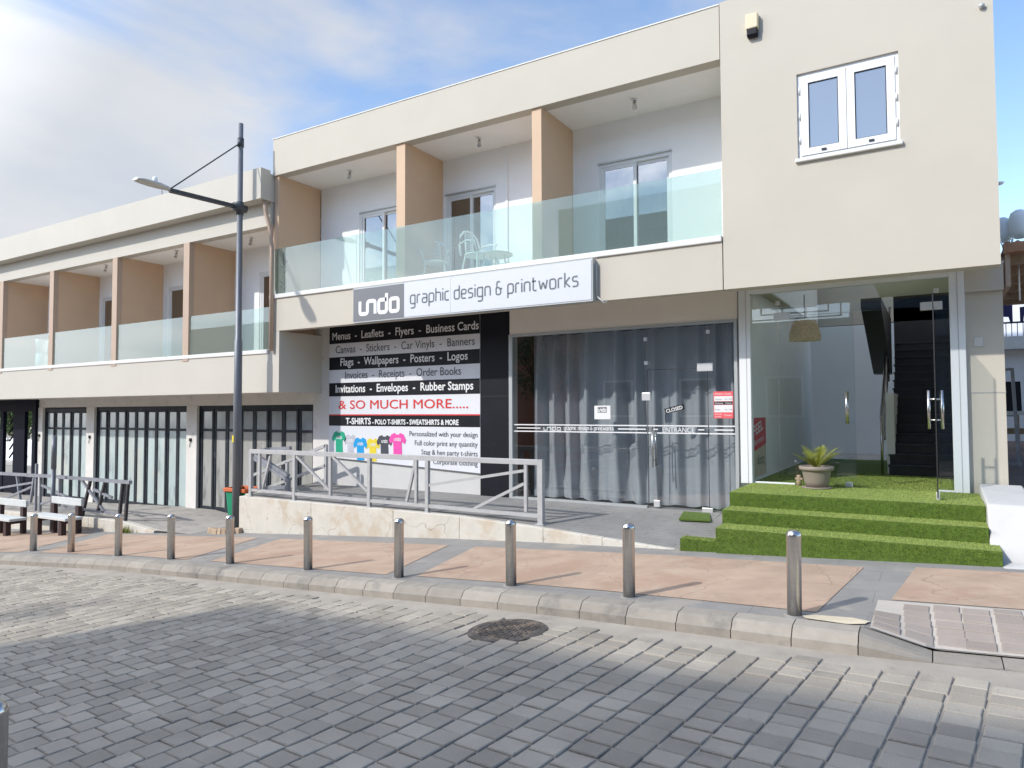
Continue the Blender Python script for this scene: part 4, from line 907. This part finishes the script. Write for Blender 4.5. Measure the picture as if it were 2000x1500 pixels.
# pipes on the wing end
dp = thing('drainpipe', (-12.0, 9.85, 1.3), 'pinkish beige drainpipe running down the joint between wing and main building', 'drainpipe')
m = MB(); m.tube([(-12.13, 9.86, 4.52), (-12.12, 9.87, 4.3), (-12.0, 9.9, 3.9), (-11.97, 9.93, 3.5), (-11.98, 9.94, 1.3)], .045, 10); m.build('pipe', 'post', dp)
m = MB(); m.tube([(-12.02, 9.96, 4.0), (-12.0, 9.96, 2.6)], .03, 8); m.build('side_pipe', 'post', dp)
# clutter on wing balconies
fs = thing('folding_stand', (-19.0, 10.35, 1.3), 'dark folding airer standing behind the glass of a wing balcony', 'airer')
m = MB(); m.bar((-18.7, 10.35, 1.3), (-18.78, 10.35, 2.0), .035); m.bar((-19.15, 10.4, 1.3), (-18.74, 10.36, 1.65), .02); m.build('frame', 'rust', fs)
m = MB(); [m.bar((-18.6, 10.5, 1.5+k*.12), (-18.2, 10.5, 1.52+k*.12), .02) for k in range(4)]; m.build('rails', 'rattan', fs)
bk = MB(); bk.lathe([(.12, 0), (.16, .4), (.17, .42), (.13, .42), (.1, .02)], (-22.6, 10.4, 1.75), 16); bk.lathe([(.15, 0), (.15, .45)], (-22.6, 10.4, 1.3), 12)
tag(bk.build('white_bucket', 'rattan'), 'white bucket on a stool behind the wing balcony glass at far left', 'bucket')

# ------------------------------------------------------------------ street furniture
bo = thing('bollard', (0, 0, 0), '', 'bollard', 'steel bollards along the kerb')
m = MB(); m.lathe([(.058, -.15), (.058, .645), (.0605, .65), (.0605, .665), (.054, .685), (.035, .702), (.0, .708)], (0, 0, 0), 28); m.build('post', 'steel', bo)
m = MB(); m.lathe([(.085, -.02), (.085, .004), (.0585, .008)], (0, 0, 0), 24); m.build('base_collar', 'pavg', bo)
BP = [(-1.03, 6.22), (-2.54, 6.35), (-3.93, 6.46), (-5.52, 6.49), (-7.16, 6.58), (-8.84, 6.64), (-10.35, 6.69), (-11.84, 6.70), (-13.45, 6.75), (-14.62, 6.66), (-15.75, 6.5)]
BLb = ['tall steel bollard in front of the green turf steps, nearest the dropped kerb', 'steel bollard in front of the doorway mat at the right end of the low wall', 'steel bollard just right of the manhole in front of the railing end', 'steel bollard in front of the t-shirt board', 'steel bollard against the left part of the whitewashed wall', 'steel bollard directly in front of the lamp post and green bin', 'steel bollard just left of the lamp post in front of the grey folding door', 'steel bollard in front of the weeds and the end of the left railing', 'steel bollard in front of the bench with the right-hand backrest', 'steel bollard between the two white benches', 'steel bollard at the left edge in front of the left bench']
for i, (x, y) in enumerate(BP):
    o = bo if i == 0 else dup(bo, (0, 0, 0), '')
    o.location = (x, y, zp(x)); o['label'] = BLb[i]; o.rotation_euler = (random.gauss(0, .006), random.gauss(0, .006), random.uniform(0, 6))
nb = dup(bo, (-3.47, 1.40, -2.15+.09), 'dark steel bollard cut off by the bottom left corner on the near side', 0); nb.location = (-3.605, 1.495, -1.985)
# lamp
LX, LY = -12.4, 9.45; LZ = zp(LX)
LP = thing('street_lamp', (LX, LY, LZ), 'grey street lamp with slim arm reaching over the pavement in front of the wing', 'street lamp')
m = MB(); m.tube([(LX, LY, LZ-.05), (LX, LY, 1.5), (LX, LY, 1.52), (LX, LY, 6.1)], [.088, .080, .066, .05], 20); m.build('pole', 'lamp', LP)
m = MB(); m.tube([(LX, LY, 4.16), (LX, LY, 4.42)], .078, 16); m.tube([(LX, LY-.16, 4.3), (LX, LY+.14, 4.3)], .085, 16); m.tube([(LX, LY, 5.60), (LX, LY, 5.78)], .068, 14); m.build('collar', 'lampd', LP)
m = MB(); m.bar((LX, LY-.1, 4.30), (LX, 7.88, 4.245), .07, .10); m.build('arm', 'lampd', LP)
m = MB(); m.tube([(LX, LY, 5.69), (LX, 7.9, 4.29)], .014, 8); m.build('stay_rod', 'lampd', LP)
m = MB(); q = [(7.86, .055, .05), (7.78, .075, .06), (7.66, .12, .07), (7.5, .15, .062), (7.32, .145, .05), (7.2, .10, .035)]
rings = []
for i, (y, hw, hh) in enumerate(q):
    zc = 4.245+(7.86-y)*.02+.012
    rings.append([m.bm.verts.new((LX+hw*math.cos(a*math.pi/6), y, zc+hh*math.sin(a*math.pi/6)*(1 if a < 6 else .55))) for a in range(12)])
for a, b in zip(rings, rings[1:]):
    for k in range(12): m.f([a[k], b[k], b[(k+1) % 12], a[(k+1) % 12]]).smooth = True
m.f(rings[0]); m.f(rings[-1][::-1]); m.build('lamp_head', 'lhead', LP)
m = MB(); m.lathe([(.045, 0), (.042, .09), (.03, .105), (0, .11)], (LX, 7.58, 4.31), 14); m.build('light_sensor', 'rattan', LP)
m = MB(); m.tube([(LX-.03, 7.74, 4.2), (LX-.03, 7.74, 4.13)], .006, 5); m.tube([(LX+.03, 7.7, 4.2), (LX+.03, 7.7, 4.13)], .006, 5); m.build('clips', 'post', LP)
m = MB(); m.prism([(LX-.05, -.62), (LX+.0, -.62), (LX+.0, -.48), (LX-.05, -.48)], LY-.09, LY-.06); m.build('sticker', 'ts_yellow', LP)
random.seed(5)
st = MB()
for k in range(8):
    t = k/7; x = LX-.46+t*.86; y = LY-.24-.16*math.sin(t*math.pi)+random.uniform(-.01, .01); s_ = random.uniform(.075, .10); z = zp(x)
    q = [(-1, -.8), (1, -1), (1, 1), (-1, 1)]
    st.hexa([(x+a_*s_*random.uniform(.85, 1.1), y+b_*s_*.8, z-.03) for a_, b_ in q]+[(x+a_*s_*random.uniform(.7, .95), y+b_*s_*.65, z+random.uniform(.085, .12)) for a_, b_ in q])
tag(st.build('stone_edging', 'rubble', bevel=.015), 'ragged ring of rough stones at the foot of the street lamp', 'stones')
# bin
BN = thing('litter_bin', (-12.54, 9.75, -2.47), 'green litter bin with orange rim behind the street lamp', 'litter bin')
m = MB(); m.hexa([(-12.78, 9.55, -2.46), (-12.3, 9.55, -2.46), (-12.3, 9.95, -2.46), (-12.78, 9.95, -2.46), (-12.86, 9.52, -1.66), (-12.22, 9.52, -1.66), (-12.22, 9.98, -1.66), (-12.86, 9.98, -1.66)]); m.build('body', 'binG', BN, bevel=.03)
m = MB(); frame_rect2 = [(-12.89, -12.19, 9.48, 9.54), (-12.89, -12.19, 9.96, 10.02), (-12.89, -12.83, 9.54, 9.96), (-12.25, -12.19, 9.54, 9.96)]
for a, b, c, d in frame_rect2: m.box(a, b, c, d, -1.67, -1.59)
m.build('rim', 'binO', BN, bevel=.015)
# railings
def rail_part(root, segs, mt, nm, w_=.055):
    for a, b in segs: m = MB(); m.bar(a, b, w_); m.build(nm, mt, root)
RL = thing('platform_railing', (-8.5, 9.35, -1.7), 'long pale grey steel railing with diagonal braces along the shop platform edge', 'railing')
y = 9.36; Pp = lambda x, z, dy=0: (x, y+dy, z)
m = MB(); m.bar(Pp(-11.87, -.79), Pp(-5.12, -.785), .085, .06); m.build('top_rail', 'galv', RL, bevel=.005)
m = MB(); m.bar(Pp(-11.84, -1.565), Pp(-5.15, -1.60), .055, .05); m.build('bottom_rail', 'galv', RL)
rail_part(RL, [(Pp(x, -.82), Pp(x, ztop(x, 9.36)-.02)) for x in (-11.84, -10.57, -8.645, -7.34)], 'galv', 'post', .065)
rail_part(RL, [(Pp(-5.155, -.74), Pp(-5.155, -1.76))], 'galv', 'post', .085)
rail_part(RL, [(Pp(x, -.82), Pp(x, -1.55)) for x in (-11.58, -9.61, -7.58, -5.42)], 'galv', 'post', .05)
rail_part(RL, [(Pp(-11.3, -.83, .04), Pp(-11.54, -1.54, .04)), (Pp(-10.52, -.85), Pp(-9.64, -1.45)), (Pp(-9.55, -.83), Pp(-8.69, -1.42)), (Pp(-7.63, -.83, .05), Pp(-7.83, -1.55, .05)), (Pp(-7.31, -1.24), Pp(-5.45, -.92)), (Pp(-6.39, -1.57), Pp(-5.45, -1.12))], 'galv', 'brace', .045)
m = MB()
for x in (-11.84, -10.57, -8.645, -7.34, -5.155): z = ztop(x, 9.36); m.box(x-.075, x+.075, 9.29, 9.44, z-.004, z+.008)
m.build('foot_plates', 'galv', RL)
SR = thing('stair_railing', (-12, 10.6, -2.2), 'sloping pale grey handrail climbing behind the platform railing beside the bin', 'railing')
yy = 10.6; S = lambda x, z: (x, yy, z)
rail_part(SR, [(S(-13.5, -1.49), S(-11.02, -.71)), (S(-12.97, -1.74), S(-11.02, -1.13))], 'galv', 'rail', .06)
rail_part(SR, [(S(-13.49, -1.5), S(-13.5, -2.5)), (S(-12.21, -1.1), S(-12.21, -2.4)), (S(-11.02, -.69), S(-11.02, -1.66)), (S(-10.9, -.85), S(-10.9, -1.66))], 'galv', 'post', .06)
BR = thing('broken_rail_panel', (-12, 10, -1.7), 'bent dark grey rail panel leaning behind the railing above the green bin', 'rail panel')
rail_part(BR, [((-12.6, 10.05, -1.0), (-11.45, 10.0, -1.42)), ((-12.6, 10.07, -.93), (-11.5, 10.02, -1.32)), ((-12.3, 10.0, -.80), (-11.42, 10.0, -.745)), ((-11.48, 10, -1.4), (-11.48, 10, -1.66)), ((-12.3, 9.95, -1.62), (-11.48, 10, -1.55))], 'dgalv', 'bar', .07)
LR = thing('terrace_railing', (-18.5, 9.0, -2.5), 'weathered dark grey railing with bent bars on the terrace behind the benches', 'railing')
y = 9.0
m = MB(); m.bar(Pp(-23.5, -1.66), Pp(-18.95, -1.585), .075); m.bar(Pp(-18.95, -1.585), Pp(-15.47, -1.565), .075); m.build('top_rail', 'dgalv', LR)
m = MB(); m.bar(Pp(-18.42, -2.29), Pp(-15.9, -2.31), .05); m.build('bottom_rail', 'dgalv', LR)
rail_part(LR, [(Pp(-15.56, -1.58), Pp(-15.65, -2.46)), (Pp(-15.78, -1.6), Pp(-15.88, -2.3)), (Pp(-16.5, -1.6), Pp(-16.77, -2.28)), (Pp(-17.13, -1.6), Pp(-17.46, -2.46))], 'rust', 'post', .06)
rail_part(LR, [(Pp(-18.53, -1.58), Pp(-18.53, -2.3)), (Pp(-19.68, -1.3), Pp(-19.69, -2.5)), (Pp(-19.47, -1.6), Pp(-19.46, -2.5)), (Pp(-20.7, -1.62), Pp(-20.42, -2.5)), (Pp(-19.78, -1.62), Pp(-19.95, -2.3)), (Pp(-22.4, -1.6), Pp(-22.4, -2.55))], 'dgalv', 'post', .055)
rail_part(LR, [(Pp(-17.53, -1.6), Pp(-16.49, -2.3)), (Pp(-19.39, -1.83), Pp(-17.38, -2.2)), (Pp(-21.8, -2.04), Pp(-19.8, -1.78)), (Pp(-21.8, -2.42), Pp(-19.9, -1.9)), (Pp(-19.4, -2.3), Pp(-18.7, -2.12)), (Pp(-17.0, -1.8), Pp(-16.2, -1.95))], 'dgalv', 'brace', .05)
PO = MB(); zb0 = zp(-18.3); PO.tube([(-18.31, 8.74, zb0-.05), (-18.29, 8.74, -1.35)], .05, 12); PO.tube([(-18.29, 8.74, -1.35), (-18.28, 8.74, -.55)], .058, 12)
tag(PO.build('grey_pole', 'lamp'), 'thin grey pole standing behind the right bench', 'pole')
# benches
def bench(lab):
    b = thing('bench', (0, 0, 0), lab, 'bench', 'white plank benches on the pavement')
    m = MB(); m.box(-.62, .62, -.03, .03, .64, .80); m.build('backrest', 'plank', b, bevel=.008)
    m = MB(); m.box(-.78, .78, -.46, -.07, .36, .42); m.build('seat', 'plank', b, bevel=.008)
    for x in (-.5, .5):
        m = MB(); m.box(x-.06, x+.06, -.06, .03, -.05, .64); m.box(x-.05, x+.05, -.42, -.06, .27, .36); m.box(x-.06, x+.06, -.42, -.31, -.05, .27); m.build('leg', 'brown', b)
    return b
b1 = bench('white plank bench with brown legs just left of the weeds, beside the grey pole')
b2 = dup(b1, (-19.25, 8.3, zp(-19.25)+.03), 'white plank bench with brown legs at the left edge of the picture', R(3))
b1.location = (-17.35, 8.6, zp(-17.35)+.02); b1.rotation_euler = (0, 0, R(2))
# ------------------------------------------------------------------ trees / things seen through the gate
def tree(name, x, y, z0, h, rad, n, lab, seed):
    random.seed(seed); T = thing(name, (x, y, z0), lab, 'tree', None)
    m = MB(); tips = []
    m.tube([(x, y, z0), (x+.1, y, z0+h*.3), (x-.05, y+.1, z0+h*.55)], [.16, .12, .08], 8)
    for k in range(7):
        a = k*.9; p = Vector((x+.05, y, z0+h*(.28+.04*k))); q = p+Vector((math.cos(a)*rad*.75, math.sin(a)*rad*.75, h*.3)); m.tube([p, (p+q)/2+Vector((0, 0, .15)), q], [.06, .04, .02], 6); tips.append(q)
    m.build('trunk', 'bark', T)
    m = MB(); cl_ = [Vector((x+random.gauss(0, rad*.5), y+random.gauss(0, rad*.5), z0+h*random.uniform(.42, .98))) for _ in range(26)]+tips
    for k in range(n):
        c = random.choice(cl_)+Vector((random.gauss(0, .3), random.gauss(0, .3), random.gauss(0, .25)))
        a = Vector((random.gauss(0, 1), random.gauss(0, 1), random.gauss(0, 1))).normalized(); b = a.orthogonal().normalized(); s_ = random.uniform(.05, .11)
        m.f([m.bm.verts.new(v) for v in (c-a*s_, c+b*s_*.45, c+a*s_, c-b*s_*.45)])
    m.build('crown', 'leaf', T)
tree('garden_tree', -38.7, 16.8, -2.8, 4.4, 1.3, 5200, 'leafy tree seen through the dark gate frame at the far left', 3)
tree('garden_tree', -41.9, 17.4, -2.8, 4.6, 1.3, 4600, 'second leafy tree deeper behind the gate, seen through its bars', 4)
gw = MB(); gw.box(-54, -36, 20.0, 20.2, -3.6, -1.5); gw.box(-42.4, -37.5, 18.3, 18.4, -3.0, -2.2); tag(gw.build('garden_wall', 'farwall'), 'pale garden wall behind the passage seen through the gate', 'wall')
# ------------------------------------------------------------------ right-hand background
sd_ = MB(); sd_.sheet([(.82, 8.6, zp(.82)+.002), (9, 8.6, zp(4)), (9, 20.5, -.76), (.82, 20.5, -.76)]); sd_.sheet([(.82, 20.5, -.76), (9, 20.5, -.76), (9, 40, -.7), (.82, 40, -.7)])
struct(sd_.build('side_street', 'side'))
RB = thing('white_corner_house', (4, 21, -.76), 'white house beyond the right corner with a railed balcony', 'house')
m = MB(); m.box(.9, 8, 20.5, 24, -.9, 1.42); m.build('wall', 'farwall', RB)
m = MB(); m.box(.9, 8, 20.1, 20.5, 1.42, 1.72); m.build('balcony_slab', 'rampwhite', RB)
m = MB(); m.box(.9, 8, 22.3, 24, 1.42, 2.9); m.build('upper_wall', 'farwall', RB)
m = MB(); m.box(.9, 5, 20.14, 20.18, 2.03, 2.07)
for k in range(34): m.box(.95+k*.11, .965+k*.11, 20.15, 20.17, 1.72, 2.03)
m.build('balcony_railing', 'rust', RB)
for x, w_, h in ((1.32, .32, .5), (1.78, .4, .36)):
    m = MB(); m.prism([(x, 2.04), (x+.06, 2.04), (x+.08, 2.2), (x+w_-.08, 2.18), (x+w_-.05, 2.05), (x+w_, 2.05), (x+w_, 2.06+h), (x, 2.04+h)], 20.1, 20.13)
    tag(m.build('laundry', 'cloth'), 'dark blue garment hung over the balcony rail nearest the pillar' if x < 1.5 else 'dark blue cloth hung on the balcony at the right edge', 'laundry', 'laundry on the balcony')
PG = thing('timber_canopy', (3, 14, -1.2), 'old timber canopy with rusty sheet edge jutting out beyond the pillar', 'canopy')
m = MB(); m.box(.9, 6, 12.2, 17.4, 2.26, 2.30); m.build('deck', 'wood', PG)
for k in range(6): m = MB(); m.box(.92, 6, 12.3+k*.95, 12.42+k*.95, 2.1, 2.26); m.build('beam', 'wood', PG)
m = MB(); m.box(.92, .98, 12.1, 13.2, 1.75, 2.26); m.prismx([(12.1, 2.1), (12.25, 2.2), (13.3, 1.55), (13.2, 1.45)], .86, .93); m.build('bracket', 'post', PG)
m = MB(); m.box(.9, 6, 12.0, 12.2, 2.22, 2.36)
for k in range(30): m.lathe([(.04, 0), (.05, .06), (.0, .09)], (.95+k*.12, 12.08, 2.32+random.uniform(-.02, .02)), 6)
m.build('roof_edge', 'rustroof', PG)
m = MB(); m.tube([(1.12, 12.6, 2.2), (1.12, 12.6, 1.6)], .012, 6); m.tube([(.72, 11.9, 2.02), (.9, 12.1, 2.12)], .01, 6); m.build('hanging_wire', 'rattan', PG)
m = MB(); m.box(4.6, 4.75, 17, 17.15, -1, 2.26); m.build('post', 'wood', PG)
tk = None
for x, y, s_, lb in ((1.13, 15.2, .55, 'white water tank on the roof nearest the pillar edge'), (1.36, 15.0, .62, 'middle white water tank on the roof'), (1.62, 14.2, .9, 'largest white water tank on the roof at the right edge')):
    if tk is None:
        tk = thing('water_tank', (0, 0, 0), lb, 'water tank', 'roof water tanks')
        m = MB(); m.lathe([(.1, 0), (.22, .06), (.25, .2), (.25, .55), (.2, .7), (.1, .77), (0, .79)], (0, 0, 0), 20); m.build('vessel', 'tank', tk)
        m = MB(); [m.bar((a, b, 0.05), (a*1.2, b*1.2, -.75), .03) for a in (-.17, .17) for b in (-.17, .17)]; m.build('stand', 'rattan', tk); o = tk
    else: o = dup(tk, (0, 0, 0), lb)
    o.location = (x, y, 3.0 if s_ < .8 else 2.95); o.scale = (s_, s_, s_*1.05)
m = MB(); m.box(1.3, 3, 14.6, 14.65, 2.32, 2.78); tag(m.build('teal_sheet', 'teal'), 'teal sheet screen standing under the roof water tanks', 'screen')
an = MB(); an.tube([(1.03, 14.8, 2.3), (1.03, 14.8, 3.95)], .015, 6); an.tube([(1.06, 14.8, 3.0), (1.2, 14.8, 2.4)], .012, 6); an.lathe([(0, 0), (.06, .02), (.08, .05), (0, .06)], (1.07, 14.75, 3.92), 12)
tag(an.build('antenna', 'rattan'), 'thin antenna mast with small dish above the canopy', 'antenna')
MF = MB(); MF.bar((1.0, 16, .75), (1.27, 16, .75), .05); MF.bar((1.27, 16, .77), (1.33, 16, -1.0), .055); MF.bar((1.0, 16, -.98), (1.35, 15.9, -1.02), .05); MF.bar((1.0, 16, -.12), (1.3, 16, -.12), .03)
tag(MF.build('metal_frame', 'dgalv'), 'grey metal door frame standing loose beyond the pillar', 'frame')
TBk = thing('side_table', (1.5, 19, -.8), 'pale wooden table with dark legs against the white house', 'table')
m = MB(); m.box(1.1, 1.78, 18.7, 19.3, -.12, -.04); m.build('tabletop', 'plank', TBk)
for x, mm in ((1.55, 'wood'), (1.74, 'rust'), (1.15, 'wood')): m = MB(); m.box(x-.04, x+.04, 18.75, 18.83, -.9, -.12); m.build('leg', mm, TBk)
m = MB(); m.box(1.1, 1.7, 19.0, 19.05, -.55, -.42); m.build('stretcher', 'wood', TBk)
m = MB(); m.prismx([(18.95, -.04), (19.0, -.04), (19.15, .62), (19.10, .62)], 1.0, 1.66); tag(m.build('blackboard', 'black'), 'blackboard leaning on the side table beyond the pillar', 'blackboard')
tree('street_tree', -14.6, -4.6, -2.6, 7.6, 1.9, 5200, 'street tree across the road behind the viewer, shading the setts', 8)
# ------------------------------------------------------------------ across the street (seen in the reflections, throws the shade over the road)
OP = thing('opposite_building', (0, -12, -2), 'orange rendered building across the street mirrored in the shop glass', 'building')
m = MB(); m.box(-14.2, 14, -14, -7.5, -3, 3.6); m.box(-14.2, -10.5, -14, -7.5, 3.6, 9.0); m.box(-10.5, -6.6, -7.8, -7.5, 3.6, 9.0); m.box(-2.7, 14, -14, -7.5, 3.6, 9.0); m.box(-6.6, -2.7, -7.8, -7.5, 5.15, 9.0); m.build('wall', 'slate', OP)
m = MB(); y_ = -7.6
for a, b, c, d in ((-6.5, -3.0, 3.68, 5.06), (-6.05, -3.45, 3.9, 4.84), (-5.6, -3.9, 4.12, 4.62)):
    frame_rect(m, a, b, c, d, .05, y_-.03, y_+.03)
for x in (-5.2, -4.3): m.box(x-.025, x+.025, y_-.02, y_+.02, 4.62, 5.06); m.box(x-.025, x+.025, y_-.02, y_+.02, 3.68, 4.12)
m.box(-6.5, -5.6, y_-.02, y_+.02, 4.34, 4.39); m.box(-3.9, -3.0, y_-.02, y_+.02, 4.34, 4.39); m.build('roof_grille', 'dark', OP)
m = MB(); m.box(-2.6, 14, -7.5, -6.2, 2.6, 3.3); m.box(-2.6, 14, -6.3, -6.15, 3.3, 3.7); m.build('awning', 'blueg', OP)
m = MB(); m.box(-42, -14.2, -14, -7.9, -4.5, 5.4); m.build('low_wing', 'orange', OP)
m = MB()
for k in range(7):
    for z in ((-.2, 4.6) if k != 2 else (-.2,)): m.box(-13+k*3.6, -11.7+k*3.6, -7.52, -7.46, z, z+1.5)
m.build('windows', 'dark', OP)
m = MB()
for k in range(7):
    for z in ((-.2, 4.6) if k != 2 else (-.2,)): frame_rect(m, -13.08+k*3.6, -11.62+k*3.6, z-.08, z+1.58, .08, -7.56, -7.44)
m.build('window_frames', 'alu', OP)
for o in list(bpy.data.objects):
    if '_o' in o: del o['_o']
